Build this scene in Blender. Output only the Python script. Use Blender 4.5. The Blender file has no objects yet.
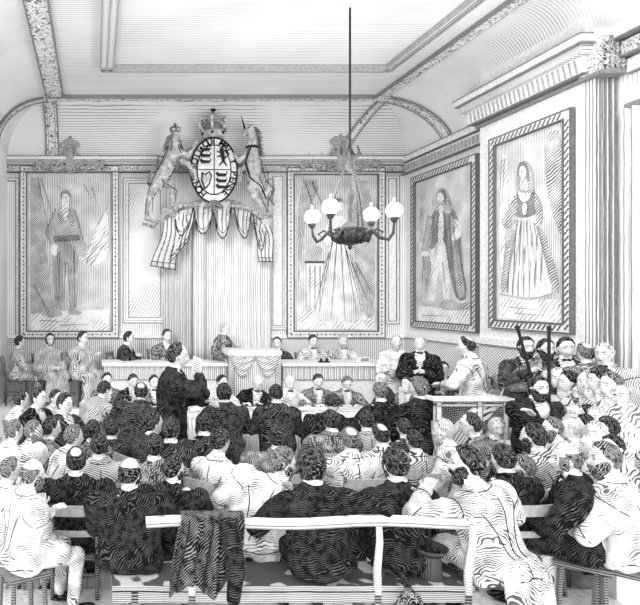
import bpy, math, random
from math import pi, sin, cos, radians, sqrt, exp
from mathutils import Vector, Matrix, Euler, noise
from mathutils.bvhtree import BVHTree
random.seed(7)
S = bpy.context.scene
class _Later:                                         # objects are linked together at the end of the script
    def __init__(s): s.q = []; s.objects = s
    def link(s, o): s.q.append(o)
C = _Later()
V = Vector
F = 600.0; CX = 95.0; CY = 298.0; CH = 2.4          # lens in pixels, vanishing point, eye height

def at(px, py, Y):
    return V(((px-CX)/F*Y, Y, CH-(py-CY)/F*Y))
def on_right(px, py, X):                              # a point of the right-hand wall plane
    Y = X*F/(px-CX)
    return V((X, Y, CH-(py-CY)/F*Y))

# ------------------------------------------------------------------ camera and light
cd = bpy.data.cameras.new('camera'); cam = bpy.data.objects.new('camera', cd); C.objects.link(cam)
cam.location = (0, 0, CH); cam.rotation_euler = (pi/2, 0, 0)
cd.sensor_width = 36; cd.lens = F/640*36; cd.shift_x = (320-CX)/640; cd.shift_y = -(302.5-CY)/640
cd.clip_start = .05; S.camera = cam
w = bpy.data.worlds.new('daylight'); S.world = w; w.use_nodes = True
w.node_tree.nodes['Background'].inputs[0].default_value = (1, 1, 1, 1)
w.node_tree.nodes['Background'].inputs[1].default_value = 1.25
sd = bpy.data.lights.new('sunlight', 'SUN'); sd.energy = 1.0; sd.angle = radians(14)
so = bpy.data.objects.new('sunlight', sd); C.objects.link(so)
so.location = (-4, -4, 6)
so.rotation_euler = V((.45, 1, -.32)).to_track_quat('-Z', 'Y').to_euler()
S.view_settings.view_transform = 'Standard'; S.view_settings.look = 'None'
S.view_settings.gamma = 1; S.view_settings.use_curve_mapping = False
S.view_settings.exposure = 0.40

# ------------------------------------------------------------------ engraved materials
MATS = {}
def mat(name, paper=.9, ink=.05, gap=.03, rot=(0,0,0), dens=.3, cross=False, wob=1.5, patch=.5, pscale=2.0, rough=.9, soft=.12, warp=.012, wsc=3.0):
    """line-engraved surface: ink strokes of one width and gap, wandering a little, over a ground tone"""
    if name in MATS: return MATS[name]
    m = bpy.data.materials.new(name); m.use_nodes = True
    nt = m.node_tree; N = nt.nodes; L = nt.links
    b = N['Principled BSDF']; b.inputs['Roughness'].default_value = rough
    b.inputs['Specular IOR Level'].default_value = .15
    tc = N.new('ShaderNodeTexCoord')
    nz = N.new('ShaderNodeTexNoise'); nz.inputs['Scale'].default_value = pscale; nz.inputs['Detail'].default_value = 3
    L.new(tc.outputs['Object'], nz.inputs['Vector'])
    th = .5+.5*cos(pi*dens)
    n2 = N.new('ShaderNodeTexNoise'); n2.inputs['Scale'].default_value = wsc; n2.inputs['Detail'].default_value = 2
    L.new(tc.outputs['Object'], n2.inputs['Vector'])
    wa = N.new('ShaderNodeVectorMath'); wa.operation = 'MULTIPLY_ADD'; wa.inputs[1].default_value = (warp*2,)*3
    L.new(n2.outputs['Color'], wa.inputs[0]); L.new(tc.outputs['Object'], wa.inputs[2])
    def lines(r):
        mp = N.new('ShaderNodeMapping'); mp.inputs['Rotation'].default_value = r
        L.new(wa.outputs[0], mp.inputs['Vector'])
        wv = N.new('ShaderNodeTexWave'); wv.wave_type = 'BANDS'; wv.bands_direction = 'Z'
        wv.inputs['Scale'].default_value = .314/gap; wv.inputs['Distortion'].default_value = wob
        wv.inputs['Detail'].default_value = 2; wv.inputs['Detail Scale'].default_value = .25
        L.new(mp.outputs[0], wv.inputs['Vector'])
        a = N.new('ShaderNodeMath'); a.operation = 'MULTIPLY_ADD'
        L.new(nz.outputs['Fac'], a.inputs[0]); a.inputs[1].default_value = patch*2
        L.new(wv.outputs['Fac'], a.inputs[2])
        mr = N.new('ShaderNodeMapRange'); mr.interpolation_type = 'SMOOTHSTEP'
        mr.inputs['From Min'].default_value = th+patch-soft; mr.inputs['From Max'].default_value = th+patch+soft
        L.new(a.outputs[0], mr.inputs['Value'])
        return mr.outputs['Result']
    f = lines(rot)
    if cross:
        g = lines((rot[0]+1.0, rot[1]+.8, rot[2]+.3))
        x = N.new('ShaderNodeMath'); x.operation = 'MAXIMUM'; L.new(f, x.inputs[0]); L.new(g, x.inputs[1]); f = x.outputs[0]
    mx = N.new('ShaderNodeMix'); mx.data_type = 'RGBA'
    mx.inputs['A'].default_value = (paper, paper, paper, 1); mx.inputs['B'].default_value = (ink, ink, ink, 1)
    L.new(f, mx.inputs['Factor']); L.new(mx.outputs['Result'], b.inputs['Base Color'])
    MATS[name] = m; return m
def plain(name, v, rough=.85):
    if name in MATS: return MATS[name]
    m = bpy.data.materials.new(name); m.use_nodes = True; N = m.node_tree.nodes; L = m.node_tree.links
    b = N['Principled BSDF']; b.inputs['Roughness'].default_value = rough; b.inputs['Specular IOR Level'].default_value = .15
    tc = N.new('ShaderNodeTexCoord'); nz = N.new('ShaderNodeTexNoise'); nz.inputs['Scale'].default_value = 25
    L.new(tc.outputs['Object'], nz.inputs['Vector'])
    cr = N.new('ShaderNodeValToRGB'); lo, hi = v*.85, min(1, v*1.1)
    cr.color_ramp.elements[0].position = .35; cr.color_ramp.elements[0].color = (lo,lo,lo,1)
    cr.color_ramp.elements[1].position = .65; cr.color_ramp.elements[1].color = (hi,hi,hi,1)
    L.new(nz.outputs['Fac'], cr.inputs[0]); L.new(cr.outputs[0], b.inputs['Base Color'])
    MATS[name] = m; return m
def scroll(name, paper=.9, ink=.08, scale=14, th=.42):
    """carved scroll and leaf ornament: looping ink curls"""
    if name in MATS: return MATS[name]
    m = bpy.data.materials.new(name); m.use_nodes = True; N = m.node_tree.nodes; L = m.node_tree.links
    b = N['Principled BSDF']; b.inputs['Roughness'].default_value = .9; b.inputs['Specular IOR Level'].default_value = .1
    tc = N.new('ShaderNodeTexCoord'); v = N.new('ShaderNodeTexNoise')
    v.inputs['Scale'].default_value = scale; v.inputs['Detail'].default_value = 1; v.inputs['Distortion'].default_value = 1.6
    L.new(tc.outputs['Object'], v.inputs['Vector'])
    s = N.new('ShaderNodeMath'); s.operation = 'SUBTRACT'; s.inputs[1].default_value = .5; L.new(v.outputs['Fac'], s.inputs[0])
    a = N.new('ShaderNodeMath'); a.operation = 'ABSOLUTE'; L.new(s.outputs[0], a.inputs[0])
    mr = N.new('ShaderNodeMapRange'); mr.inputs['From Min'].default_value = .02*th/.42; mr.inputs['From Max'].default_value = .045*th/.42
    L.new(a.outputs[0], mr.inputs['Value'])
    mx = N.new('ShaderNodeMix'); mx.data_type = 'RGBA'
    mx.inputs['A'].default_value = (ink,)*3+(1,); mx.inputs['B'].default_value = (paper,)*3+(1,)
    L.new(mr.outputs['Result'], mx.inputs['Factor']); L.new(mx.outputs['Result'], b.inputs['Base Color'])
    MATS[name] = m; return m

VERT = (0, pi/2, 0)          # strokes that run up and down on a wall facing the room
WALLB = mat('wall_vertical_strokes', .95, .42, .042, VERT, .26, wob=.6, patch=.35, pscale=.8)
WALLD = mat('dado_vertical_strokes', .92, .35, .040, VERT, .42, wob=.6, patch=.25, pscale=1.2)
WALLR = mat('plain_wall', .95, .5, .06, (pi/2,0,0), .10, wob=.8, patch=.5, pscale=.7)
HATCHR = mat('right_dado_slant', .93, .35, .035, (radians(35),0,0), .42, wob=.8, patch=.3)
PILAR = mat('pilaster_strokes', .92, .25, .05, (pi/2,0,0), .33, wob=.5, patch=.25)
PILARF = mat('pilaster_front_strokes', .90, .2, .035, VERT, .40, wob=.4, patch=.25)
WHITE = plain('white_plaster', .93)
PALE = plain('pale_paint', .80)
INK = plain('black_line', .03)
GREY = plain('grey_line', .28)
MID = plain('mid_grey', .45)
CEIL = mat('ceiling_strokes', .97, .6, .055, (pi/2,0,0), .22, wob=.8, patch=.75, pscale=.45)
CEILP = mat('ceiling_panel_strokes', .96, .55, .055, (pi/2,0,0), .30, wob=.5, patch=.75, pscale=.4)
COVE = mat('cove_strokes', .96, .5, .04, (0,0,0), .22, wob=.8, patch=.75, pscale=.55)
COVER_ = mat('right_cove_strokes', .95, .5, .045, (radians(60),0,0), .13, wob=.9, patch=.75, pscale=.8)
ORN = scroll('carved_band', .90, .12, 9)
ORNF = scroll('carved_small', .82, .05, 16)
LEAF = scroll('carved_leaf', .6, .03, 20, .6)
FLOOR = mat('floor_boards', .93, .4, .11, VERT, .10, wob=.6, patch=.6)
WOOD = mat('dark_wood', .30, .03, .02, (0,0,0), .45, wob=1.2)
WOODL = mat('light_wood', .86, .35, .018, (0,0,0), .24, wob=1.0)
BRASS = mat('dark_brass', .13, .01, .012, (0,0,0), .45, wob=3)
CLOTHW = mat('white_table_cloth', .94, .4, .05, VERT, .16, wob=1.2)
VALAN = mat('valance_strokes', .92, .3, .035, VERT, .40, wob=.8, patch=.2)
PAPER = plain('white_paper', .93)
# cloth of the clothes: nearer figures have the finer weave
def cloth(tone, near, var=0):
    g = .013 if near == 2 else (.018 if near == 1 else .026)
    k = 'cloth_%s_%d_%d' % (tone, near, var)
    r = ((.35,.25,0), (.95,-.35,0), (-.5,.6,0))[var]; K = dict(warp=.07, wsc=5)
    if tone == 'black': return mat(k, .095, .005, g, r, .72, False, 2.0, .9, 22, **K)
    if tone == 'dark':  return mat(k, .17, .010, g, r, .66, False, 2.0, .9, 20, **K)
    if tone == 'grey':  return mat(k, .46, .05, g, r, .40, True, 2.0, .9, 16, **K)
    if tone == 'stripe':return mat(k, .72, .06, g, r, .42, False, 1.5, .5, 8, warp=.03)
    if tone == 'light': return mat(k, .78, .10, g*1.05, r, .32, False, 2, 1.3, 9, **K)
    if tone == 'white': return mat(k, .87, .16, g*1.15, r, .20, False, 2, 1.4, 9, **K)
    if tone == 'gown':  return mat(k, .74, .14, g*.95, (1.2,.9+var*.3,0), .40, False, 2, .9, 8, **K)
SKIN = mat('skin_strokes', .80, .28, .010, (.5,.3,0), .26, wob=2, patch=1.0, pscale=22, warp=.03)
SKINP = mat('skin_pale_strokes', .84, .35, .02, (.5,.3,0), .16, wob=2, patch=.6, pscale=12)
HK = dict(warp=.05, wsc=9, patch=1.2, pscale=45)
HAIRS = {'black': mat('hair_black', .22, .006, .010, (1.2,.3,0), .74, wob=4, **HK),
         'brown': mat('hair_brown', .42, .02, .010, (1.2,.3,0), .60, wob=4, **HK),
         'grey': mat('hair_grey', .80, .16, .012, (1.2,.3,0), .42, wob=4, **HK),
         'white': mat('hair_white', .92, .35, .014, (1.2,.3,0), .26, wob=4, **HK)}
FEAT = plain('eye_and_lip_line', .03)

# ------------------------------------------------------------------ mesh collecting
class MB:
    def __init__(s): s.v = []; s.f = []; s.m = []
    def add(s, vs, fs, mi=0):
        o = len(s.v); s.v += [tuple(p) for p in vs]; s.f += [tuple(i+o for i in f) for f in fs]; s.m += [mi]*len(fs); return s
    def box(s, a, b, mi=0, R=None, T=None):
        (x0,y0,z0),(x1,y1,z1) = a, b
        vs = [V(p) for p in ((x0,y0,z0),(x1,y0,z0),(x1,y1,z0),(x0,y1,z0),(x0,y0,z1),(x1,y0,z1),(x1,y1,z1),(x0,y1,z1))]
        if R is not None: vs = [R @ p for p in vs]
        if T is not None: vs = [p+V(T) for p in vs]
        return s.add(vs, [(0,3,2,1),(4,5,6,7),(0,1,5,4),(1,2,6,5),(2,3,7,6),(3,0,4,7)], mi)
    def bar(s, p, q, w, h, mi=0, up=V((0,0,1))):
        p, q = V(p), V(q); d = (q-p).normalized()
        a = d.cross(up); a = a.normalized() if a.length > 1e-4 else V((1,0,0)); b = a.cross(d)
        vs = [c+a*sx*w/2+b*sy*h/2 for c in (p, q) for sx, sy in ((-1,-1),(1,-1),(1,1),(-1,1))]
        return s.add(vs, [(3,2,1,0),(4,5,6,7),(0,1,5,4),(1,2,6,5),(2,3,7,6),(3,0,4,7)], mi)
    def tube(s, pts, rs, n=8, mi=0, cap=True, closed=False):
        pts = [V(p) for p in pts]
        if not hasattr(rs, '__len__'): rs = [rs]*len(pts)
        vs = []; a = None; k = len(pts)
        for i, p in enumerate(pts):
            if closed: d = pts[(i+1)%k]-pts[i-1]
            else: d = pts[min(i+1,k-1)]-pts[max(i-1,0)]
            d = d.normalized() if d.length > 1e-9 else V((0,0,1))
            if a is None: a = d.orthogonal().normalized()
            a = a-d*a.dot(d); a = a.normalized() if a.length > 1e-6 else d.orthogonal().normalized(); b = d.cross(a)
            for j in range(n):
                t = 2*pi*j/n; vs.append(p+(a*cos(t)+b*sin(t))*rs[i])
        fs = [(i*n+j, i*n+(j+1)%n, (i+1)*n+(j+1)%n, (i+1)*n+j) for i in range(k-1) for j in range(n)]
        if closed: fs += [((k-1)*n+j, (k-1)*n+(j+1)%n, (j+1)%n, j) for j in range(n)]
        elif cap: fs += [tuple(range(n-1,-1,-1)), tuple((k-1)*n+j for j in range(n))]
        return s.add(vs, fs, mi)
    def cap(s, p, q, r0, r1, n=10, mi=0):             # tapered limb with round ends
        p, q = V(p), V(q); d = q-p; l = d.length
        d = d/l if l > 1e-6 else V((0,0,1))
        P = [p-d*r0*.98, p-d*r0*.75, p-d*r0*.3]; R = [r0*.15, r0*.66, r0*.95]
        P += [p+(q-p)*t for t in (.0, .5, 1.)]; R += [r0, (r0+r1)/2, r1]
        P += [q+d*r1*.4, q+d*r1*.8, q+d*r1]; R += [r1*.92, r1*.6, r1*.12]
        return s.tube(P, R, n, mi)
    def ell(s, c, r, nu=12, nv=8, mi=0, R=None):
        c = V(c); vs = [V((0,0,r[2]))]
        for i in range(1, nv):
            a = pi*i/nv
            for j in range(nu):
                t = 2*pi*j/nu; vs.append(V((r[0]*sin(a)*cos(t), r[1]*sin(a)*sin(t), r[2]*cos(a))))
        vs.append(V((0,0,-r[2])))
        if R is not None: vs = [R @ p for p in vs]
        vs = [p+c for p in vs]; e = len(vs)-1
        fs = [(0, 1+j, 1+(j+1)%nu) for j in range(nu)]
        fs += [(1+i*nu+j, 1+(i+1)*nu+j, 1+(i+1)*nu+(j+1)%nu, 1+i*nu+(j+1)%nu) for i in range(nv-2) for j in range(nu)]
        fs += [(e, 1+(nv-2)*nu+(j+1)%nu, 1+(nv-2)*nu+j) for j in range(nu)]
        return s.add(vs, fs, mi)
    def lathe(s, c, prof, n=20, mi=0):                # prof: (radius, height)
        c = V(c); k = len(prof)
        vs = [c+V((r*cos(2*pi*j/n), r*sin(2*pi*j/n), z)) for r, z in prof for j in range(n)]
        fs = [(i*n+j, i*n+(j+1)%n, (i+1)*n+(j+1)%n, (i+1)*n+j) for i in range(k-1) for j in range(n)]
        fs += [tuple(range(n-1,-1,-1)), tuple((k-1)*n+j for j in range(n))]
        return s.add(vs, fs, mi)
    def loft(s, rings, mi=0, cap=True):
        n = len(rings[0]); vs = [p for r in rings for p in r]
        fs = [(i*n+j, i*n+(j+1)%n, (i+1)*n+(j+1)%n, (i+1)*n+j) for i in range(len(rings)-1) for j in range(n)]
        if cap: fs += [tuple(range(n-1,-1,-1)), tuple((len(rings)-1)*n+j for j in range(n))]
        return s.add(vs, fs, mi)
    def grid(s, fn, nu, nv, mi=0, thick=0, nrm=None): # fn(u,v) -> point; with a second skin if thick
        vs = [V(fn(i/nu, j/nv)) for j in range(nv+1) for i in range(nu+1)]; k = nu+1
        fs = [(j*k+i, j*k+i+1, (j+1)*k+i+1, (j+1)*k+i) for j in range(nv) for i in range(nu)]
        if thick:
            o = len(vs); vs = vs+[p+V(nrm)*thick for p in vs]
            fs += [tuple(reversed([i+o for i in f])) for f in fs]
            edge = [i for i in range(k)]+[j*k+nu for j in range(1,nv+1)]+[nv*k+i for i in range(nu-1,-1,-1)]+[j*k for j in range(nv-1,0,-1)]
            for a, b in zip(edge, edge[1:]+edge[:1]): fs.append((b, a, a+o, b+o))
        return s.add(vs, fs, mi)
    def mesh(s, name):
        me = bpy.data.meshes.new(name); me.from_pydata([tuple(p) for p in s.v], [], s.f)
        me.polygons.foreach_set('material_index', s.m); me.update(); return me
    def build(s, name, m, parent=None, smooth=False, **tags):
        me = s.mesh(name)
        for x in (m if isinstance(m, (list, tuple)) else [m]): me.materials.append(x)
        if smooth: me.polygons.foreach_set('use_smooth', [True]*len(me.polygons))
        return link(name, me, parent, **tags)
def link(name, me, parent=None, **tags):
    o = bpy.data.objects.new(name, me); C.objects.link(o)
    if parent: o.parent = parent
    return tag(o, **tags)
def tag(o, label=None, cat=None, group=None, kind=None):
    if label: o['label'] = label
    if cat: o['category'] = cat
    if group: o['group'] = group
    if kind: o['kind'] = kind
    return o
def thing(name, label, cat, loc=(0,0,0), rz=0, sc=1, group=None):
    o = bpy.data.objects.new(name, None); C.objects.link(o); o.empty_display_size = .1
    o.location = loc; o.rotation_euler = (0,0,rz); o.scale = (sc,sc,sc)
    return tag(o, label, cat, group)
def copy_tree(o, parent=None):
    c = o.copy(); C.objects.link(c)
    if parent: c.parent = parent
    for ch in list(o.children): copy_tree(ch, c)
    return c
_tmp = bpy.data.objects.new('tmp', bpy.data.meshes.new('tmp')); S.collection.objects.link(_tmp)
_rm = _tmp.modifiers.new('r', 'REMESH'); _rm.mode = 'VOXEL'; _sm = _tmp.modifiers.new('s', 'SMOOTH')
def remesh(mb, vs, it=3):
    me = mb.mesh('raw'); old = _tmp.data; _tmp.data = me; bpy.data.meshes.remove(old)
    _rm.voxel_size = vs; _sm.iterations = it; _sm.factor = .6
    dg = bpy.context.evaluated_depsgraph_get(); dg.update()
    return bpy.data.meshes.new_from_object(_tmp.evaluated_get(dg), depsgraph=dg)
# ================================================================== people
HS = 1.0
def hsurf(x, y, z): return hsurf0(x, y, z)*1.0
def hsurf0(x, y, z):
    """point of a face and skull for a direction on the unit sphere; face towards +Y"""
    X, Y, Z = x*.078, y*.100, z*.120
    t = max(0, -z)
    X *= 1-.26*t*t-.05*t
    if y < 0: Y *= 1-.48*t
    else: Y *= .93
    if z > 0: X *= 1+.05*sin(pi*z); 
    if y > .1:
        g = lambda cx, cz, sx, sz: exp(-((X-cx)/sx)**2-((Z-cz)/sz)**2)
        Y += .027*g(0, -.036, .011, .016)+.016*g(0, -.010, .008, .022)
        Y += .008*(g(.03, .024, .024, .009)+g(-.03, .024, .024, .009))
        Y -= .011*(g(.031, .004, .017, .011)+g(-.031, .004, .017, .011))
        Y += .007*g(0, -.066, .020, .007)-.005*g(0, -.073, .022, .003)+.006*g(0, -.080, .017, .006)
        Y += .012*g(0, -.105, .020, .014)
        Y += .004*(g(.042, -.03, .018, .018)+g(-.042, -.03, .018, .018))
    return V((X, Y, Z))
def sphere_dirs(nu, nv):
    D = [(0,0,1)]
    for i in range(1, nv):
        a = pi*i/nv
        for j in range(nu):
            t = 2*pi*(j+.5)/nu+pi/2; D.append((sin(a)*cos(t), sin(a)*sin(t), cos(a)))
    D.append((0,0,-1)); e = len(D)-1
    fs = [(0, 1+j, 1+(j+1)%nu) for j in range(nu)]
    fs += [(1+i*nu+j, 1+(i+1)*nu+j, 1+(i+1)*nu+(j+1)%nu, 1+i*nu+(j+1)%nu) for i in range(nv-2) for j in range(nu)]
    fs += [(e, 1+(nv-2)*nu+(j+1)%nu, 1+(nv-2)*nu+j) for j in range(nu)]
    return D, fs
def ss(a, b, x):
    t = min(1, max(0, (x-a)/(b-a))); return t*t*(3-2*t)
def interp(tab, x):
    for (a, u), (b, v) in zip(tab, tab[1:]):
        if x <= b: return u+(v-u)*max(0, (x-a))/(b-a)
    return tab[-1][1]
LINE = [(-.10,-.080),(-.05,-.070),(-.02,-.035),(0,.0),(.025,.030),(.05,.082),(.075,.097),(.1,.1)]
def hair_mask(p, style):
    zl = interp(LINE, p.y)
    if style == 'long': zl = interp([(-.10,-.13),(-.02,-.11),(.0,-.05),(.02,.0),(.05,.062),(.1,.085)], p.y)
    m = ss(0, .022, p.z-zl)
    if style == 'bald': m *= ss(.0, .02, .058-p.z+max(0, -p.y)*.1)*ss(0, .02, .045-p.y)
    if style == 'crown': m *= ss(.0, .02, sqrt(p.x**2+(p.y+.035)**2)-.045) if p.z > .04 else 1
    if style == 'receding': m *= ss(.0, .02, .040-p.y) if abs(p.x) < .05 or p.z > .07 else 1
    return m
def beard_mask(p, style):
    if style == 'whiskers':
        return ss(0, .012, -.02*0+.03-p.z)*ss(0,.012, p.z+.115)*ss(0, .015, p.y+.01)*ss(0, .015, .065-p.y)*ss(0, .012, abs(p.x)-.040 if p.z > -.085 else .02)
    full = ss(0, .015, -.055-p.z+1.3*max(0, abs(p.x)-.035)+(.012*exp(-(p.x/.03)**2) if p.y > .05 else 0))*ss(0, .02, p.y+.015)
    lips = 1-exp(-(p.x/.022)**2-((p.z+.072)/.007)**2) if p.y > 0 else 1
    if style == 'moustache':
        return ss(0, .01, .034-abs(p.x))*ss(0, .008, p.z+.068)*ss(0, .008, -.044-p.z) if p.y > 0 else 0
    return full*lips
def head_parts(mb, mid, pos, yaw, pitch, near, hairst, beard, seed, noface=False):
    """adds the head to the body; returns hair and beard collectors"""
    R = Euler((pitch, 0, yaw)).to_matrix() @ Matrix.Scale(HS, 3)
    nu, nv = ((44, 36), (30, 24), (18, 16))[2-near]
    D, fs = sphere_dirs(nu, nv); P = [hsurf(*d) for d in D]
    mb.add([R @ p+pos for p in P], fs, 0)
    for sx in (-1, 1):
        mb.ell(R @ V((sx*.077, -.008, -.008))+pos, (.010, .021, .030), 8, 6, 0, R)
        mb.ell(R @ V((sx*.030, .074, .004))+pos, (.013, .009, .0065), 8, 5, 1, R)
        mb.cap(R @ V((sx*.014, .090, .026))+pos, R @ V((sx*.048, .079, .029))+pos, .0045, .003, 6, 1)
    mb.cap(R @ V((-.018, .090, -.073))+pos, R @ V((.018, .090, -.073))+pos, .0028, .0028, 6, 1)
    out = []
    for fn, st, th in ((hair_mask, hairst, .022 if hairst == 'long' else .014), (beard_mask, beard, .008 if beard in ('moustache', 'whiskers') else .020)):
        if not st: out.append(None); continue
        W = [fn(p, st) for p in P]; vs = []
        for d, p, w_ in zip(D, P, W):
            k = noise.noise(p*38+V((seed*3.7, 0, 0)))*.5+noise.noise(p*80+V((seed, 5, 0)))*.25
            n = V(d).normalized()
            q = p+n*(-.003+(th+.003)*min(1, w_*1.3)+k*.013*w_)
            if fn is beard_mask and st == 'full' and p.z < -.08: q.z -= .020*w_
            vs.append(R @ q+pos)
        keep = [f for f in fs if max(W[i] for i in f) > .03]
        used = sorted({i for f in keep for i in f}); ix = {a: b for b, a in enumerate(used)}
        h = MB(); h.add([vs[i] for i in used], [tuple(ix[i] for i in f) for f in keep]); out.append(h)
    return out
def hand(mb, wr, d, side, curl=.5, up=V((0,0,1))):
    """palm, four unequal bent fingers and a thumb from the side of the palm"""
    d = d.normalized(); nrm = up-d*up.dot(d); nrm = nrm.normalized() if nrm.length > .1 else d.orthogonal().normalized()
    lat = d.cross(nrm)*side
    for k in (-.03, -.01, .01, .03): mb.cap(wr+lat*k*.6, wr+d*.085+lat*k, .016, .014, 7)
    for i, (k, l) in enumerate(((-.032,.062),(-.011,.075),(.011,.080),(.032,.072))):
        b = wr+d*.088+lat*k; e1 = b+(d*cos(curl*.6)-nrm*sin(curl*.6))*l*.5; e2 = e1+(d*cos(curl*1.6)-nrm*sin(curl*1.6))*l*.5
        mb.cap(b, e1, .0105, .009, 7); mb.cap(e1, e2, .009, .007, 7)
    b = wr+d*.025+lat*.035; e = b+(d*.75+lat*.6-nrm*.25)*.045; mb.cap(b, e, .014, .0105, 7)
    mb.cap(e, e+(d*.95+lat*.1-nrm*.3)*.035, .0105, .008, 7)
def ik(a, t, l1, l2, pole):
    a, t = V(a), V(t); d = t-a; l = d.length
    if l > (l1+l2)*.985: t = a+d*((l1+l2)*.985/l); d = t-a; l = d.length
    d.normalize(); x = (l1*l1-l2*l2+l*l)/(2*l); h = sqrt(max(0, l1*l1-x*x))
    p = V(pole); p = p-d*p.dot(d); p = p.normalized() if p.length > 1e-4 else d.orthogonal().normalized()
    return a+d*x+p*h, t
TORSO = [(-.08,.170,.130),(0,.175,.135),(.12,.160,.118),(.25,.172,.122),(.35,.190,.126),(.41,.195,.120),(.455,.165,.103),(.495,.112,.080),(.525,.070,.064)]
def twd(c):
    for (a, w0, d0), (b, w1, d1) in zip(TORSO, TORSO[1:]):
        if c <= b: k = max(0, (c-a)/(b-a)); return w0+(w1-w0)*k, d0+(d1-d0)*k
    return TORSO[-1][1:]
ARMS = {'lap': ((-.10,.34,.70),(.10,.34,.70)), 'write': ((-.16,.44,.80),(.13,.46,.80)), 'cross': ((.14,.21,.90),(-.14,.24,.86)),
        'down': ((-.25,.06,.80),(.25,.06,.80)), 'belly': ((-.06,.24,1.12),(.07,.25,1.14)), 'rail': ((-.30,.42,1.10),(.30,.42,1.10)),
        'knee': ((-.16,.42,.63),(.16,.42,.63)), 'lapel': ((-.12,.20,1.30),(.25,.06,.80)), 'chin': ((-.05,.22,1.02),(.12,.34,.74))}
PEOPLE = []
def person(label, hx, hy, yaw=0, pose='sit', s=.93, z0=0, Y=None, lean=6, side=0, hyaw=0, hpitch=0, arms='lap', coat='black', legs='dark',
           hair='full', hc='black', beard=None, gown=False, tails=False, near=None, group=None, seat='chair', bulk=1.0, shirt=True, cap=None, skin=None, scarf=None):
    st = pose == 'stand'; hipz = .92 if st else .53
    la = radians(lean); sa = radians(side)
    u = V((sin(sa), sin(la), cos(la)*cos(sa))).normalized(); r = V((1,0,0)); r = (r-u*r.dot(u)).normalized(); f = u.cross(r)
    hip = V((0,0,hipz)); T = lambda a, b, c: hip+r*a+f*b+u*c
    neck = T(0, .0, .51); hd = neck+u*.02+V((sin(sa)*.04, .04+sin(la)*.05, .118))
    # place by head: solve distance from size, or size from distance
    if z0 == 0 and Y is not None and Y < 4.8: z0 = .08
    if Y is None:
        zt = s*hd.z; Y = F*(CH-z0-zt)/(hy-CY)
    else:
        s = (CH-(hy-CY)/F*Y-z0)/hd.z
    yw = radians(yaw); off = Matrix.Rotation(yw, 3, 'Z') @ (V((hd.x, hd.y, 0))*s)
    hp = at(hx, hy, Y); loc = (hp.x-off.x, Y-off.y, z0)
    if near is None: near = 2 if Y < 5.3 else (1 if Y < 7.4 else 0)
    vs = (.030, .021, .0135)[near]
    root = thing('person', label, 'person', loc, yw, s, group)
    seed = hx*.13+hy*.7
    # body: torso, neck, arms and legs grown into one skin, then head and hands
    mb = MB(); n = 14
    def ring(c, w_, d_, ex=0, fwd=0): return [T(a*(w_+ex)*bulk, b*(d_+ex)+fwd, c) for a, b in ((cos(2*pi*j/n), sin(2*pi*j/n)) for j in range(n))]
    mb.loft([ring(c, w_, d_, -.03) for c, w_, d_ in TORSO])
    mb.cap(T(0,0,.47), hd+V((0,-.022,-.05)), .058, .053, 12)
    A = []; tg = ARMS[arms] if isinstance(arms, str) else arms
    for sx, tgt in zip((-1, 1), tg):
        sh = T(sx*.185*bulk, 0, .405); tgt = V(tgt)
        if st and isinstance(arms, str) and arms in ('lap', 'write', 'cross'): tgt = tgt+V((0,0,.39))
        el, wr = ik(sh, tgt, .30, .26, (sx*1.2, -.45, -.7))
        A.append((sh, el, wr)); mb.cap(sh, el, .045, .036, 10); mb.cap(el, wr, .036, .026, 10)
    Lg = []
    for sx in (-1, 1):
        h = V((sx*.09, 0, hipz))
        if st: k, a = V((sx*.10, .02, .50)), V((sx*.11, -.02, .09))
        else: k, a = V((sx*.13, .44, .50)), V((sx*.13, .40, .09))
        Lg.append((h, k, a)); mb.cap(h, k, .065, .045, 10); mb.cap(k, a, .045, .032, 10)
    body = remesh(mb, max(.02, vs), 2); 
    mb2 = MB()
    hairmb, beardmb = head_parts(mb2, 0, hd, radians(hyaw), radians(hpitch), near, hair, beard, seed)
    if near:
        for sx, (sh, el, wr) in zip((-1, 1), A): hand(mb2, wr, wr-el, sx, .7)
    else:
        for sx, (sh, el, wr) in zip((-1, 1), A): hand(mb2, wr, wr-el, sx, .7)
    o = len(body.vertices)
    bv = [tuple(v.co) for v in body.vertices]; bf = [tuple(p.vertices) for p in body.polygons]
    bpy.data.meshes.remove(body)
    fin = MB(); fin.add(bv, bf); fin.add(mb2.v, mb2.f); fin.m[len(bf):] = mb2.m
    fin.build('body', [skin or (SKIN if near else SKINP), FEAT], root, True)
    # coat
    cm = MB(); e = .026
    if gown: e = .035
    low = -.08
    cm.loft([ring(c, w_, d_, e) for c, w_, d_ in TORSO[:-1]]+[ring(.515, .070, .064, .014), ring(.545, .068, .062, .012)])
    for sx, (sh, el, wr) in zip((-1, 1), A):
        cm.cap(sh, el, .086*bulk, .072, 12); w2 = wr-(wr-el).normalized()*.02
        cm.cap(el, w2, .070, .10 if gown else .050, 12)
        if gown: cm.cap(w2, w2+V((0,-.02,-.16)), .09, .05, 12)
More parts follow.
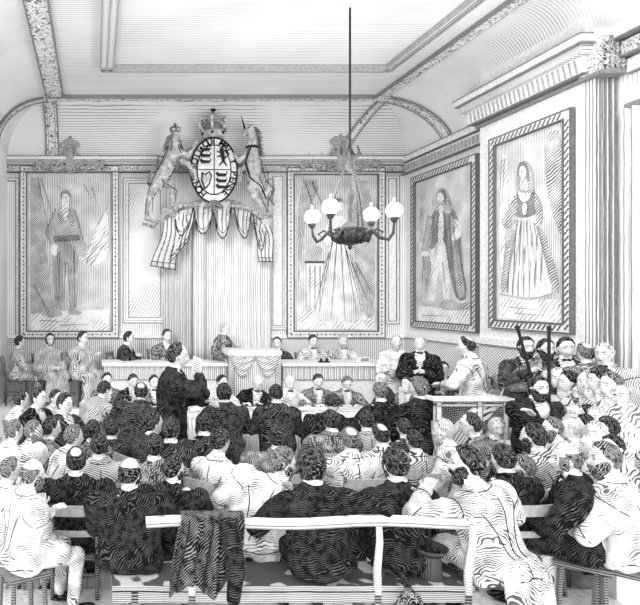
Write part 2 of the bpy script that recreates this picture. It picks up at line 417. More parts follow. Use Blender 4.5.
    if st:
        zb = .12 if gown else .50
        rr = lambda z, w_, d_: [V((cos(2*pi*j/n)*w_, sin(2*pi*j/n)*d_, z)) for j in range(n)]
        cm.loft([rr(zb, .27 if gown else .235, .22 if gown else .18), rr(zb+.02, .27 if gown else .235, .22 if gown else .18), rr(.80, .205, .16), rr(.98, .165, .13)])
    else:
        cm.ell((0, -.01, .54), (.215*bulk, .185, .13), 16, 10)
        for sx in (-1, 1):
            cm.cap((sx*.10, .02, .55), (sx*.13, .28 if not gown else .46, .545), .115, .095, 12)
        if gown:
            rr = lambda z, w_, d_, y_: [V((cos(2*pi*j/n)*w_, sin(2*pi*j/n)*d_+y_, z)) for j in range(n)]
            cm.loft([rr(.10, .27, .13, .45), rr(.12, .27, .13, .45), rr(.50, .22, .13, .40), rr(.56, .20, .12, .36)])
        if tails:
            rr = lambda z, w_, d_, y_: [V((cos(2*pi*j/n)*w_, sin(2*pi*j/n)*d_+y_, z)) for j in range(n)]
            cm.loft([rr(.12, .24, .045, -.25), rr(.14, .24, .045, -.25), rr(.45, .22, .05, -.20), rr(.62, .17, .06, -.12)])
    me = remesh(cm, vs, 3)
    # folds pressed into the cloth
    amp = .036 if near else .024
    nv_ = len(me.vertices); co = [0.0]*(3*nv_); me.vertices.foreach_get('co', co); no = [0.0]*(3*nv_); me.vertex_normals.foreach_get('vector', no)
    for i in range(0, 3*nv_, 3):
        k = (min(.55, abs(noise.noise(V((co[i]*7+seed, co[i+1]*7, co[i+2]*3.2))))*1.2)-.25)*-amp
        co[i] += no[i]*k; co[i+1] += no[i+1]*k; co[i+2] += no[i+2]*k
    me.vertices.foreach_set('co', co); me.update()
    # open the front between the lapels
    cs = .14
    if not gown or near:
        inv = []
        for v in me.vertices:
            q = v.co-hip; a, b, c = q.dot(r), q.dot(f), q.dot(u)
            inv.append(b > .03 and c > cs and c < .60 and abs(a) < .008+.085*(c-cs)/(.5-cs) and b < .17)
        F_ = [tuple(p.vertices) for p in me.polygons]; F_ = [f_ for f_ in F_ if not all(inv[i] for i in f_)]
        vv = [tuple(v.co) for v in me.vertices]; bpy.data.meshes.remove(me)
        t = MB(); t.add(vv, F_); me = t.mesh('coat')
    me.materials.clear(); me.materials.append(cloth(coat, near, int(seed) % 3)); me.polygons.foreach_set('use_smooth', [True]*len(me.polygons)); me.update()
    bvh = BVHTree.FromPolygons([tuple(v.co) for v in me.vertices], [tuple(p.vertices) for p in me.polygons]) if near else None
    coat_o = link('gown' if gown else 'coat', me, root)
    if near:                                           # sewn seams, laid on the cloth
        sm_ = MB(); SM = [sm_]+[MB() for _ in range(6)]; rs = .0040 if near == 2 else .0048
        def seam(P, w=0):
            Q = []
            for p in P:
                c_, n_, i_, d_ = bvh.find_nearest(V(p))
                if c_ is not None and d_ < .09: Q.append(c_+n_*.001)
            if len(Q) > 3: SM[w].tube(Q, rs, 5)
        e2 = e+.005
        back_ = lambda a, c: T(a, -(twd(c)[1]+e2)*sqrt(max(.05, 1-(a/((twd(c)[0]+e2)*bulk))**2)), c)
        seam([back_(0, -.05+.50*k/14) for k in range(15)])
        for sx in (-1, 1):
            seam([back_(sx*(.05+.09*(k/10)**2)*bulk, .02+.36*k/10) for k in range(11)])
            sh, el, wr = A[0 if sx < 0 else 1]; ax = (el-sh).normalized(); o1 = ax.orthogonal().normalized(); o2 = ax.cross(o1)
            for at_, rad in ((.03, .095), ):
                seam([sh+ax*at_+(o1*cos(t*pi/10)+o2*sin(t*pi/10))*rad for t in range(21)], 1 if sx < 0 else 2)
            ax = (wr-el).normalized(); o1 = ax.orthogonal().normalized(); o2 = ax.cross(o1); lw = (wr-el).length
            seam([el+ax*(lw-.06)+(o1*cos(t*pi/8)+o2*sin(t*pi/8))*.052 for t in range(17)], 3 if sx < 0 else 4)
            for j in ((0,) if near == 2 else ()):                         # creases at the bend of the elbow
                d1 = (sh-el).normalized(); d2 = (wr-el).normalized(); nn_ = d1.cross(d2); nn_ = nn_.normalized() if nn_.length > .05 else V((1,0,0)); m1 = (d1+d2*.2*j).normalized()
                seam([el+m1*(.03+.03*j)+nn_*(.075*cos(t*pi/6))+(-(d1+d2)).normalized()*(.06*sin(t*pi/6)) for t in range(0, 6)], 5 if sx < 0 else 6)
        if not st:
            seam([V((.21*bulk*cos(t), -.19*sin(t)*1.05, .50+.02*sin(t*5))) for t in (pi*k/16 for k in range(17))])
        seam([T((.105)*cos(t), -.085*sin(t), .485) for t in (pi*(-.1+1.2*k/12) for k in range(13))])
        for q_, nm in zip(SM, ('back_seam', 'armhole_seam', 'armhole_seam', 'cuff_seam', 'cuff_seam', 'elbow_crease', 'elbow_crease')):
            if q_.v: q_.build(nm, INK, coat_o, True)
    if shirt:
        m = MB(); m.loft([ring(c, w_, d_, .006) for c, w_, d_ in TORSO[1:-1]]+[ring(.515, .058, .056, .004)])
        m.build('shirt', cloth('white', near) if not gown else cloth('white', near), root, True)
        if near or yaw > 60:
            m = MB()
            for sx in (-1, 1):
                P = []
                for k in range(7):
                    c = cs+(.50-cs)*k/6; a = sx*(.012+.085*(c-cs)/(.5-cs)); w_, d_ = twd(c); w_ = (w_+e)*bulk; d_ = d_+e
                    a2 = sx*(abs(a)+.012+.034*sin(pi*min(1, k/5)))
                    P.append((a, d_*sqrt(max(.02, 1-(a/w_)**2))+.006, a2, d_*sqrt(max(.02, 1-(a2/w_)**2))+.008, c))
                m.grid(lambda uu, vv, P=P: (lambda q: T(q[0]+(q[2]-q[0])*uu, q[1]+(q[3]-q[1])*uu, q[4]))(P[round(vv*6)]), 2, 6, 0, .006, f)
            m.build('lapel', cloth(coat, near, int(seed+1) % 3), coat_o)
    # stand-up collar
    m = MB(); nn = V((hd.x, hd.y-.022, hd.z-.05)); b0 = T(0, 0, .497)
    ax = (nn-b0).normalized()
    cr = lambda k, rad: [b0+ax*k+(V((cos(2*pi*j/16), sin(2*pi*j/16), 0))*rad) for j in range(16)]
    m.loft([cr(.0, .060), cr(.032, .067), cr(.066, .066), cr(.066, .056), cr(.03, .054)], cap=False); m.build('collar', PAPER, root, True)
    if near or yaw > 60:
        m = MB(); m.ell(b0+V((-.022, .070, .012)), (.026, .012, .016), 8, 6); m.ell(b0+V((.022, .070, .012)), (.026, .012, .016), 8, 6)
        m.build('necktie', FEAT, root, True)
    # trousers and shoes
    if not (gown and near == 0):
        m = MB()
        for h, k, a in Lg:
            m.cap(h, k, .095, .068, 12); m.cap(k, a+V((0,0,.02)), .068, .052, 12)
        m.ell((0, 0, hipz), (.17, .13, .11), 14, 8)
        me = remesh(m, max(vs, .02), 2); me.materials.append(cloth(legs, near, int(seed+1) % 3)); me.polygons.foreach_set('use_smooth', [True]*len(me.polygons))
        link('trousers', me, root)
    for h, k, a in Lg:
        m = MB(); c = a+V((0, .07, -.045)); m.ell(c, (.045, .14, .042), 12, 8); m.build('shoe', WOOD if False else cloth('black', 0), root, True)
    if hairmb: hairmb.build('hair', HAIRS[hc], root, True)
    if beardmb: beardmb.build('moustache' if beard == 'moustache' else ('whiskers' if beard == 'whiskers' else 'beard'), HAIRS['black' if hc == 'black' else hc], root, True)
    if cap:
        m = MB(); m.lathe((0,0,0), [(.098,.0),(.102,.02),(.103,.06),(.09,.085),(.05,.095),(.002,.097)], 20)
        R = Euler((radians(hpitch)-.15, 0, radians(hyaw))).to_matrix()
        m.v = [tuple(R @ V(p)+hd+V((0,-.01,.045))) for p in m.v]; m.build('cap', HAIRS['black'], root, True)
    PEOPLE.append(dict(root=root, Y=Y, s=s, seat=seat if not st else None, label=label, loc=loc, yw=yw, z0=z0))
    return root
# ================================================================== the room
YB = 12.0; XL = -1.75; XR = 6.2; XB = 5.95; R_ = .9; ZC = 5.2; ZT = 6.1
def st(name, mb, m, smooth=False, label=None): return mb.build(name, m, None, smooth, kind='structure', label=label)
st('floor', MB().box((XL-.2, -1, -.12), (XR+.6, YB+.2, 0)), FLOOR)
st('wall_back', MB().box((XL-.2, YB, 0), (XR+.2, YB+.2, ZT+.2)), WALLB)
st('wall_left', MB().box((XL-.2, 8.4, 0), (XL, YB, ZT+.2)), WALLR)
st('wall_right', MB().box((XR, 4.2, 0), (XR+.2, YB, ZT+.2)), WALLR)
st('ceiling', MB().box((XL+R_, 6.0, ZT), (XR-R_, YB-R_, ZT+.15)), CEIL)
# coved edges of the ceiling, mitred at the corners
def arc(t): return (R_*cos(t), R_*sin(t))
def cove_back(u, t, eps=0):
    c, s_ = (R_-eps)*cos(t), (R_-eps)*sin(t); x0 = XL+R_-c; x1 = XR-R_+c
    return V((x0+(x1-x0)*u, YB-R_+c, ZC+s_))
def cove_right(y, t, eps=0):
    c, s_ = (R_-eps)*cos(t), (R_-eps)*sin(t); return V((XR-R_+c, y, ZC+s_))
def cove_left(y, t, eps=0):
    c, s_ = (R_-eps)*cos(t), (R_-eps)*sin(t); return V((XL+R_-c, y, ZC+s_))
st('trim_1', MB().grid(lambda u, v: cove_back(u, v*pi/2), 20, 14), COVE, True)
st('trim_2', MB().grid(lambda u, v: cove_right(6.0+(YB-R_+R_*cos(v*pi/2)-6.0)*u, v*pi/2), 20, 14), COVER_, True)
st('trim_3', MB().grid(lambda u, v: cove_left(6.0+(YB-R_+R_*cos(v*pi/2)-6.0)*u, v*pi/2), 20, 14), COVER_, True)
# ornamented band round the flat of the ceiling, fine dark edges to it
m = MB()
x0, x1, y1 = XL+R_, XR-R_, YB-R_
m.box((x0-.1, y1-.17, ZT-.05), (x1+.1, y1+.02, ZT-.001), 0); m.box((x1-.17, 6.0, ZT-.05), (x1+.02, y1-.17, ZT-.001), 0)
m.box((x0-.02, 6.0, ZT-.05), (x0+.26, y1-.17, ZT-.001), 0)
for a, b in (((x0, y1-.19), (x1-.17, y1-.17)), ((x1-.19, 6.0), (x1-.17, y1-.19)), ((x0+.26, 6.0), (x0+.28, y1-.19)), ((x0-.04, 6.0), (x0-.02, y1))):
    m.box((a[0], a[1], ZT-.07), (b[0], b[1], ZT-.001), 1)
m.tube([(x0, y1+.03, ZT-.03), (x1, y1+.03, ZT-.03)], .012, 6, 1)
m.tube([(x1+.03, 6.0, ZT-.03), (x1+.03, y1, ZT-.03)], .016, 6, 1)
st('trim_4', m, [ORN, GREY])
# ribs on the coves
def rib(name, path, w_=.16):
    m = MB(); n = len(path)
    for k in range(n-1):
        pass
    side = []
    for i, (p, nn) in enumerate(path):
        d = (path[min(i+1, n-1)][0]-path[max(i-1, 0)][0]).normalized(); side.append(d.cross(nn).normalized())
    def pt(u, v):
        i = round(v*(n-1)); p, nn = path[i]; return p+side[i]*(u-.5)*w_-nn*.01
    P = [pt(0, i/(n-1)) for i in range(n)]; Q = [pt(1, i/(n-1)) for i in range(n)]
    m.grid(pt, 2, n-1, 0); m.tube(P, .014, 6, 1); m.tube(Q, .014, 6, 1)
    m.tube([p+(q-p)*.2 for p, q in zip(P, Q)], .006, 5, 1); m.tube([p+(q-p)*.8 for p, q in zip(P, Q)], .006, 5, 1)
    st(name, m, [ORN, GREY], True)
def on_back(X, t):
    c, s_ = cos(t), sin(t); return V((X, YB-R_+(R_-.03)*c, ZC+(R_-.03)*s_)), V((0, c, s_))
def on_rt(Y, t):
    c, s_ = cos(t), sin(t); return V((XR-R_+(R_-.03)*c, Y, ZC+(R_-.03)*s_)), V((c, 0, s_))
def on_lf(Y, t):
    c, s_ = cos(t), sin(t); return V((XL+R_-(R_-.03)*c, Y, ZC+(R_-.03)*s_)), V((-c, 0, s_))
N_ = 18
rib('trim_5', [on_back(4.85+.50*sin(pi/2*k/N_)**1.0, pi/2*k/N_) for k in range(N_+1)], .17)
rib('trim_6', [on_rt(10.5+.6*sin(pi/2*k/N_), pi/2*k/N_) for k in range(N_+1)], .24)
rib('trim_7', [on_back(-.85, pi/2*k/N_) for k in range(N_+1)], .24)
rib('trim_8', [on_lf(10.6+.5*sin(pi/2*k/N_), pi/2*k/N_) for k in range(N_+1)], .2)
# raised panel moulding in the middle of the ceiling
m = MB()
PX0, PX1, PY1 = .10, 4.70, 9.55
def strip(x0, y0, x1, y1, z=.06, mi=0): m.box((x0, y0, ZT-z), (x1, y1, ZT-.002), mi)
strip(PX0, 6.0, PX0+.18, PY1, .08, 2); strip(PX1-.10, 6.0, PX1, PY1, .08, 2); strip(PX0, PY1-.10, PX1, PY1, .08, 0)
for a in (PX0-.02, PX0+.08, PX0+.18): strip(a, 6.0, a+.02, PY1, .10, 3)
for a in (PX1-.12, PX1-.05, PX1+.01): strip(a, 6.0, a+.02, PY1, .10, 3)
for a in (PY1-.12, PY1-.0): strip(PX0, a, PX1, a+.02, .11, 3)
st('trim_9', m, [WHITE, GREY, WOODL, MID])
st('ceiling', MB().box((PX0+.2, 6.0, ZT-.03), (PX1-.13, PY1-.13, ZT-.003)), CEILP)
# back cornice: dark bed, white drip, fine lines
m = MB()
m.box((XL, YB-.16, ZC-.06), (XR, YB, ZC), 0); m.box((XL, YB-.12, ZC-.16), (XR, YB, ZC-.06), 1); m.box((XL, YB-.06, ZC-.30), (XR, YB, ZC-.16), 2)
for z in (ZC-.005, ZC-.165, ZC-.30): m.box((XL, YB-.17 if z > ZC-.1 else YB-.125, z), (XR, YB, z+.015), 3)
st('trim_10', m, [WHITE, mat('cornice_bed_strokes', .80, .18, .03, (0,0,0), .5, wob=.3, patch=.2), ORNF, GREY])
# right cornice with small blocks, then the larger one on the projecting bay
m = MB()
m.box((XR-.10, 9.27, ZC-.12), (XR, YB, ZC), 0); m.box((XR-.06, 9.27, ZC-.34), (XR, YB, ZC-.14), 1)
for z in (ZC-.01, ZC-.13, ZC-.35): m.box((XR-.115, 9.27, z), (XR, YB, z+.014), 2)
for k in range(26):
    y = 9.4+k*.1; m.box((XR-.085, y, ZC-.30), (XR-.06, y+.045, ZC-.18), 3)
st('trim_11', m, [WHITE, WHITE, GREY, MID])
st('wall_right_bay', MB().box((XB, 7.29, 0), (XR, 9.27, 5.5)), plain('bay_plaster', .93))
m = MB()
def bayring(z0, z1, e, mi): m.box((XB-e, 7.29-e, z0), (XR, 9.27+e, z1), mi)
bayring(5.42, 5.50, .26, 0); bayring(5.30, 5.42, .20, 1); bayring(5.10, 5.30, .12, 0); bayring(5.02, 5.06, .05, 2)
bayring(5.50, 5.515, .27, 2); bayring(5.40, 5.42, .25, 2); bayring(5.085, 5.10, .13, 2)
bayring(5.515, 5.95, -.0, 0)
for k in range(24):
    y = 7.25+k*.088; m.bar((XB-.125, y, 5.11), (XB-.125, y+.045, 5.28), .012, .022, 3)
st('trim_12', m, [WHITE, HATCHR, GREY, MID])
# pilaster on the near side of the bay, with its carved capital
m = MB(); m.box((XB, 7.12, 0), (XR+.05, 7.29, 5.05), 0)
for x in (XB+.03, XB+.09, XB+.15, XB+.21): m.box((x, 7.10, 0), (x+.018, 7.125, 5.03), 1)
st('trim_13', m, [PILARF, GREY])
st('trim_23', MB().box((XB-.006, 7.115, 0), (XB-.001, 7.295, 5.05)), PILAR)
m = MB(); m.box((XB-.07, 6.98, 5.05), (XR, 7.29, 5.45), 0)
for k in range(5):
    for j in range(2): m.ell((XB-.02+k*.065, 6.96, 5.14+j*.17), (.034, .03, .075), 10, 6, 1)
m.box((XB-.11, 6.94, 5.45), (XR, 7.29, 5.53), 2); m.box((XB-.09, 6.95, 5.01), (XR, 7.29, 5.05), 3)
st('trim_14', m, [ORNF, LEAF, WHITE, GREY])
m = MB()
for y, d in ((6.98, .03), (6.86, .015), (6.70, .03), (6.55, .02)): m.box((XR-.06, y-d, .2), (XR, y+d, 4.6), 0)
m.box((XR-.03, 6.55, 4.6), (XR, 7.0, 4.66), 1)
st('trim_15', m, [PILAR, GREY])
m = MB()
for z, e, mi in ((5.0, .05, 0), (5.2, .12, 1), (5.4, .2, 0)): m.box((XR-e, 4.2, z), (XR, 6.94, z+.16), mi); m.box((XR-e-.01, 4.2, z-.012), (XR, 6.94, z+.004), 2)
st('trim_16', m, [WHITE, ORNF, GREY])
# dado of the right-hand wall
m = MB()
m.box((XB-.04, 7.25, 1.70), (XB, 9.31, 1.80), 0); m.box((XB-.05, 7.25, 1.69), (XB, 9.31, 1.705), 2); m.box((XB-.015, 7.29, 0), (XB-.001, 9.27, 1.69), 1)
m.box((XR-.04, 9.27, 1.62), (XR, YB, 1.70), 0); m.box((XR-.015, 9.27, 0), (XR-.001, YB, 1.62), 1); m.box((XR-.05, 9.27, 1.61), (XR, YB, 1.622), 2)
st('trim_17', m, [WHITE, HATCHR, GREY])
# back wall dado and moulded panels
def wpanel(name, px0, py0, px1, py1, w_=.07, inner=None, two=True):
    a = at(px0, py0, YB); b = at(px1, py1, YB); x0, x1, z1, z0 = a.x, b.x, a.z, b.z; m = MB()
    def frame(o, t, y, mi):
        X0, X1, Z0, Z1 = x0+o, x1-o, z0+o, z1-o
        m.box((X0, y, Z0), (X0+t, YB, Z1), mi); m.box((X1-t, y, Z0), (X1, YB, Z1), mi)
        m.box((X0+t, y, Z1-t), (X1-t, YB, Z1), mi); m.box((X0+t, y, Z0), (X1-t, YB, Z0+t), mi)
    frame(0, .012, YB-.030, 1); frame(.012, w_, YB-.025, 0); frame(.012+w_, .014, YB-.028, 1)
    if two: frame(.05, .008, YB-.032, 1)
    if inner: m.box((x0+w_+.026, YB-.012, z0+w_+.026), (x1-w_-.026, YB-.001, z1-w_-.026), 2)
    st(name, m, [WHITE, GREY, inner or WHITE])
PANI = mat('wall_panel_strokes', .95, .3, .05, (0, radians(62), 0), .24, wob=.6, patch=.8, pscale=.6)
wpanel('trim_18', 3, 178, 19, 345, .05, WALLB)
wpanel('trim_19', 123, 178, 166, 323, .09, PANI)
wpanel('trim_20', 268, 172, 287, 330, .07, WHITE)
wpanel('trim_21', 385, 176, 399, 324, .04, WHITE)
m = MB(); z = at(0, 338, YB).z
m.box((XL, YB-.03, .45), (XR, YB-.001, z), 0); m.box((XL, YB-.06, z), (XR, YB, z+.06), 1); m.box((XL, YB-.065, z-.012), (XR, YB, z), 2)
st('trim_22', m, [WALLD, WHITE, GREY])
# dais, and the low platform of the witness box and of the public seats
st('floor', MB().box((XL, 10.55, 0), (4.55, YB, .45)), FLOOR)
st('floor', MB().box((4.3, 7.35, 0), (XR, 10.5, .20)), FLOOR)
st('floor', MB().box((4.0, 4.6, 0), (XR, 7.30, .28)), FLOOR)

# ================================================================== framed portraits
def frame_parts(root, O, ux, w_, h_, fw, rope, mats_, nrm):
    """O = lower left outer corner, ux = unit along the width, uz up, nrm = out of the wall"""
    uz = V((0,0,1)); m = MB()
    def rect(a0, b0, a1, b1, d0, d1, mi):
        P = [O+ux*a+uz*b+nrm*d for d in (d0, d1) for a, b in ((a0,b0),(a1,b0),(a1,b1),(a0,b1))]
        m.add(P, [(3,2,1,0),(4,5,6,7),(0,1,5,4),(1,2,6,5),(2,3,7,6),(3,0,4,7)], mi)
    def ringr(o, t, d, mi):
        rect(o, o, o+t, h_-o, 0, d, mi); rect(w_-o-t, o, w_-o, h_-o, 0, d, mi)
        rect(o+t, h_-o-t, w_-o-t, h_-o, 0, d, mi); rect(o+t, o, w_-o-t, o+t, 0, d, mi)
    ringr(0, .018, .07, 1); ringr(.018, fw-.04, .06, 0); ringr(fw-.022, .022, .075, 1)
    c = fw/2
    n1 = int((h_-fw)/.085); n2 = int((w_-fw)/.085); s = .03
    for k in range(n1):
        b = c+k*.085+.02
        for a in (c, w_-c):
            p = O+ux*a+uz*b+nrm*.066
            if rope: m.bar(p-ux*s-uz*s*1.1, p+ux*s+uz*s*1.1, .013, .014, 1)
            else: m.ell(p, (.02, .02, .02), 6, 4, 1) if k % 2 == 0 else m.bar(p-uz*.03, p+uz*.03, .014, .014, 2)
    for k in range(n2):
        a = c+k*.085+.02
        for b in (c, h_-c):
            p = O+ux*a+uz*b+nrm*.066
            if rope: m.bar(p-ux*s-uz*s*1.1, p+ux*s+uz*s*1.1, .013, .014, 1)
            else: m.ell(p, (.02, .02, .02), 6, 4, 1) if k % 2 == 0 else m.bar(p-ux*.03, p+ux*.03, .014, .014, 2)
    m.build('frame', mats_, root)
def canvas(root, O, ux, w_, h_, fw, nrm, m0):
    m = MB(); uz = V((0,0,1)); d = .03
    P = [O+ux*a+uz*b+nrm*dd for dd in (.0, d) for a, b in ((fw,fw),(w_-fw,fw),(w_-fw,h_-fw),(fw,h_-fw))]
    m.add(P, [(3,2,1,0),(4,5,6,7),(0,1,5,4),(1,2,6,5),(2,3,7,6),(3,0,4,7)])
    m.build('canvas', m0, root)
PK = dict(wob=1.5, patch=.8, pscale=4, warp=.04, wsc=4)
PB = {'bg': mat('painting_ground', .86, .34, .034, VERT, .38, wob=1.2, patch=.9, pscale=2.5),
      'bgr': mat('painting_ground_side', .88, .34, .03, (pi/2,0,0), .36, wob=1.2, patch=.9, pscale=2.5),
      'lt': mat('painting_light', .94, .4, .05, (.8,.6,0), .16, **PK), 'gr': mat('painting_grey', .72, .16, .028, (radians(80),radians(80),0), .46, **PK),
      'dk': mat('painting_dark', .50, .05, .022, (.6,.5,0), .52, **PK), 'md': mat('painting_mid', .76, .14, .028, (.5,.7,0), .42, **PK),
      'dr': mat('painting_dress', .94, .35, .035, (radians(86),radians(70),0), .22, wob=1.5, patch=.8, pscale=3), 'fc': plain('painting_face', .90), 'ln': plain('painting_line', .12)}
def smooth_poly(P, it=2):
    for _ in range(it):
        Q = []
        for a, b in zip(P, P[1:]+P[:1]):
            Q += [(a[0]*.75+b[0]*.25, a[1]*.75+b[1]*.25), (a[0]*.25+b[0]*.75, a[1]*.25+b[1]*.75)]
        P = Q
    return P
def paint(root, name, items, pt, nrm):
    """flat painted shapes on a canvas: each drawn a hair above the last"""
    m = MB(); mats_ = list(PB.values()); ks = list(PB); d = .034
    for key, P, sm in items:
        P = smooth_poly(P, sm) if sm else P
        vs = [pt(*p)+nrm*d for p in P]; m.add(vs, [tuple(range(len(vs)))], ks.index(key)); d += .0012
    m.build(name, mats_, root)
def lines(items, segs, w_=.5):
    for (a, b) in segs:
        dx, dy = b[0]-a[0], b[1]-a[1]; l = max(.01, (dx*dx+dy*dy)**.5); nx, ny = -dy/l*w_, dx/l*w_
        items.append(('ln', [(a[0]+nx, a[1]+ny), (b[0]+nx*.3, b[1]+ny*.3), (b[0]-nx*.3, b[1]-ny*.3), (a[0]-nx, a[1]-ny)], 0))
def oval(x, y, rx, ry): return [(x+rx*cos(2*pi*k/12), y+ry*sin(2*pi*k/12)) for k in range(12)]
back = lambda x, y: at(x, y, YB)
UX, NB = V((1,0,0)), V((0,-1,0))
def crest(root, cx, cy, wpx):
    """carved cartouche with leaf sprays on top of a frame"""
    m = MB(); p = at(cx, cy, YB-.08); s = wpx/50*1.3
    m.ell(p, (.16*s, .07, .22*s), 14, 10, 0); m.ell(p+V((0,-.05,0)), (.09*s, .05, .13*s), 12, 8, 1)
    for k in range(5):
        a = pi*(.15+.175*k); m.ell(p+V((cos(a)*.13*s, -.02, .20*s+sin(a)*.10*s)), (.05*s, .04, .05*s), 8, 6, 1)
    m.ell(p+V((0,-.02,.36*s)), (.035, .035, .05), 8, 6, 0)
    for sx in (-1, 1):
        P = [p+V((sx*x*s, -.03, z*s)) for x, z in ((.10,-.10),(.25,-.16),(.42,-.10),(.55,-.02),(.62,-.10))]
        m.tube(P, [.05*s, .055*s, .045*s, .03*s, .015*s], 8, 0)
        for k in range(7):
            q = p+V((sx*(.2+.065*k)*s, -.05, (-.10+.05*sin(k*1.9))*s)); m.ell(q, (.06*s, .03, .028*s), 8, 5, k % 2, Euler((0, sx*(.7 if k % 2 else -.6), 0)).to_matrix())
        for k in range(4):
            m.tube([p+V((sx*(.15+.09*k)*s, -.04, -.08*s)), p+V((sx*(.20+.10*k)*s, -.04, (.06+.03*(k % 2))*s))], [.012, .004], 5, 1)
    m.build('crest', [LEAF, MID], root, True)
FRB = [plain('frame_gilt', .88), plain('frame_line', .16), GREY]
def back_portrait(label, x0, y0, x1, y1, items, cr):
    a, b = at(x0, y0, YB), at(x1, y1, YB); O = V((a.x, YB-.002, b.z)); w_, h_ = b.x-a.x, a.z-b.z
    root = thing('framed_portrait', label, 'painting', (0,0,0)); 
    frame_parts(root, O, UX, w_, h_, .15, False, FRB, NB); canvas(root, O, UX, w_, h_, .15, NB, PB['bg'])
    paint(root, 'painted_figure', items, back, NB); crest(root, *cr); return root
I = [('md', [(31,178),(40,178),(44,230),(52,300),(56,328),(31,328)], 0), ('lt', [(108,205),(109,258),(96,266),(84,262),(90,246),(98,225)], 1), ('lt', [(31,314),(60,311),(109,309),(109,331),(31,331)], 0),
     ('md', [(34,285),(42,300),(50,292),(58,312),(64,316),(44,318),(36,306)], 1),
     ('gr', [(54,238),(77,238),(79,256),(78,290),(76,311),(69,311),(68,270),(66,258),(63,270),(62,312),(56,312),(53,280),(52,256)], 1),
     ('md', [(56,209),(62,206),(68,206),(75,210),(79,224),(79,241),(54,241),(55,224)], 1), ('md', [(56,209),(49,222),(45,232),(50,242),(55,248),(58,242),(52,234),(58,222)], 1),
     ('md', [(74,210),(79,226),(84,240),(85,254),(80,254),(76,244),(73,228)], 1), ('lt', [(60,209),(70,209),(67,222),(62,218)], 1), ('dk', [(54,236),(79,235),(80,240),(54,242)], 0),
     ('lt', oval(55,250,4,6), 1), ('md', oval(81,254,5,4), 1), ('lt', [(80,256),(90,260),(86,265),(78,258)], 1), ('md', [(52,309),(62,311),(62,316),(44,317)], 1), ('md', [(68,309),(77,309),(84,314),(69,315)], 1),
     ('lt', [(62,202),(69,202),(69,209),(62,209)], 0), ('fc', oval(65.5,198,4.2,6.6), 1), ('dk', [(60.5,200),(60.5,193),(64,190),(69,191),(71,196),(70,200),(69,195),(63,194),(62,200)], 1)]
lines(I, [((66,262),(63,310)), ((74,250),(75,308)), ((58,248),(56,306)), ((60,250),(59,306)), ((45,232),(52,246)), ((56,209),(46,232)), ((75,210),(86,250)), ((38,178),(50,238)), ((41,178),(54,220)), ((63.5,197.5),(65,197.5)), ((67,197.5),(68.5,197.5)), ((65.5,202),(67.5,202)), ((66,198),(66.6,200.5)), ((34,285),(50,312)),
  ((86,262),(106,232)), ((90,266),(108,240)), ((98,225),(108,205)), ((62,212),(64,220)), ((70,212),(67,220)), ((74,222),(70,222)), ((74,226),(70,226)), ((58,214),(62,224)), ((42,300),(50,318)), ((54,242),(79,240)), ((60,190),(58,186)), ((84,185),(92,200)), ((92,188),(98,206)), ((40,320),(70,322)), ((60,325),(90,324))], .35)
back_portrait('tall framed portrait of a standing officer, leftmost on the back wall', 20, 166, 119, 338, I, (70, 160, 46))
I = [('gr', [(297,180),(322,180),(306,215),(300,262),(297,300)], 1), ('md', [(345,181),(374,181),(374,318),(366,318),(352,250)], 1), ('lt', [(297,312),(374,312),(374,329),(297,329)], 0),
     ('lt', [(306,262),(322,262),(322,313),(308,313)], 0), ('md', [(305,246),(323,246),(320,262),(308,262)], 1), ('ln', [(304,261),(324,261),(324,263.5),(304,263.5)], 0),
     ('dr', [(330,238),(344,236),(352,262),(362,296),(366,318),(338,323),(310,318),(318,286),(326,260)], 1),
     ('gr', [(346,246),(358,272),(372,300),(374,318),(364,318),(356,286)], 1),
     ('lt', [(330,216),(345,216),(346,238),(329,238)], 1), ('lt', [(330,218),(322,234),(326,248),(331,240)], 1), ('fc', oval(338,206,4.6,6), 1), ('dk', [(333,206),(334,199),(341,198),(343,205),(340,201)], 1)]
lines(I, [((332,240),(318,312)), ((336,240),(330,320)), ((340,240),(344,320)), ((343,240),(356,316)), ((309,266),(309,312)), ((314,266),(314,312)), ((319,266),(319,312)), ((304,183),(318,222)), ((311,182),(326,216)), ((328,252),(314,310)), ((345,250),(361,312)), ((350,262),(366,300)), ((354,262),(372,296))])
back_portrait('framed portrait of a lady in a white gown, behind the chandelier', 286, 168, 384, 338, I, (340, 158, 50))
NR = V((-1,0,0))
def right_portrait(label, X, x0, x1, ytl, ybl, items, bgk='bgr'):
    TL = on_right(x0, ytl, X); BL = on_right(x0, ybl, X); E = on_right(x1, 300, X)
    w_ = TL.y-E.y; O = V((X-.002, TL.y, BL.z)); h_ = TL.z-BL.z
    root = thing('framed_portrait', label, 'painting')
    ux = V((0,-1,0)); frame_parts(root, O, ux, w_, h_, .13, True, FRB, NR); canvas(root, O, ux, w_, h_, .13, NR, PB[bgk])
    paint(root, 'painted_figure', items, lambda x, y: on_right(x, y, X), NR)
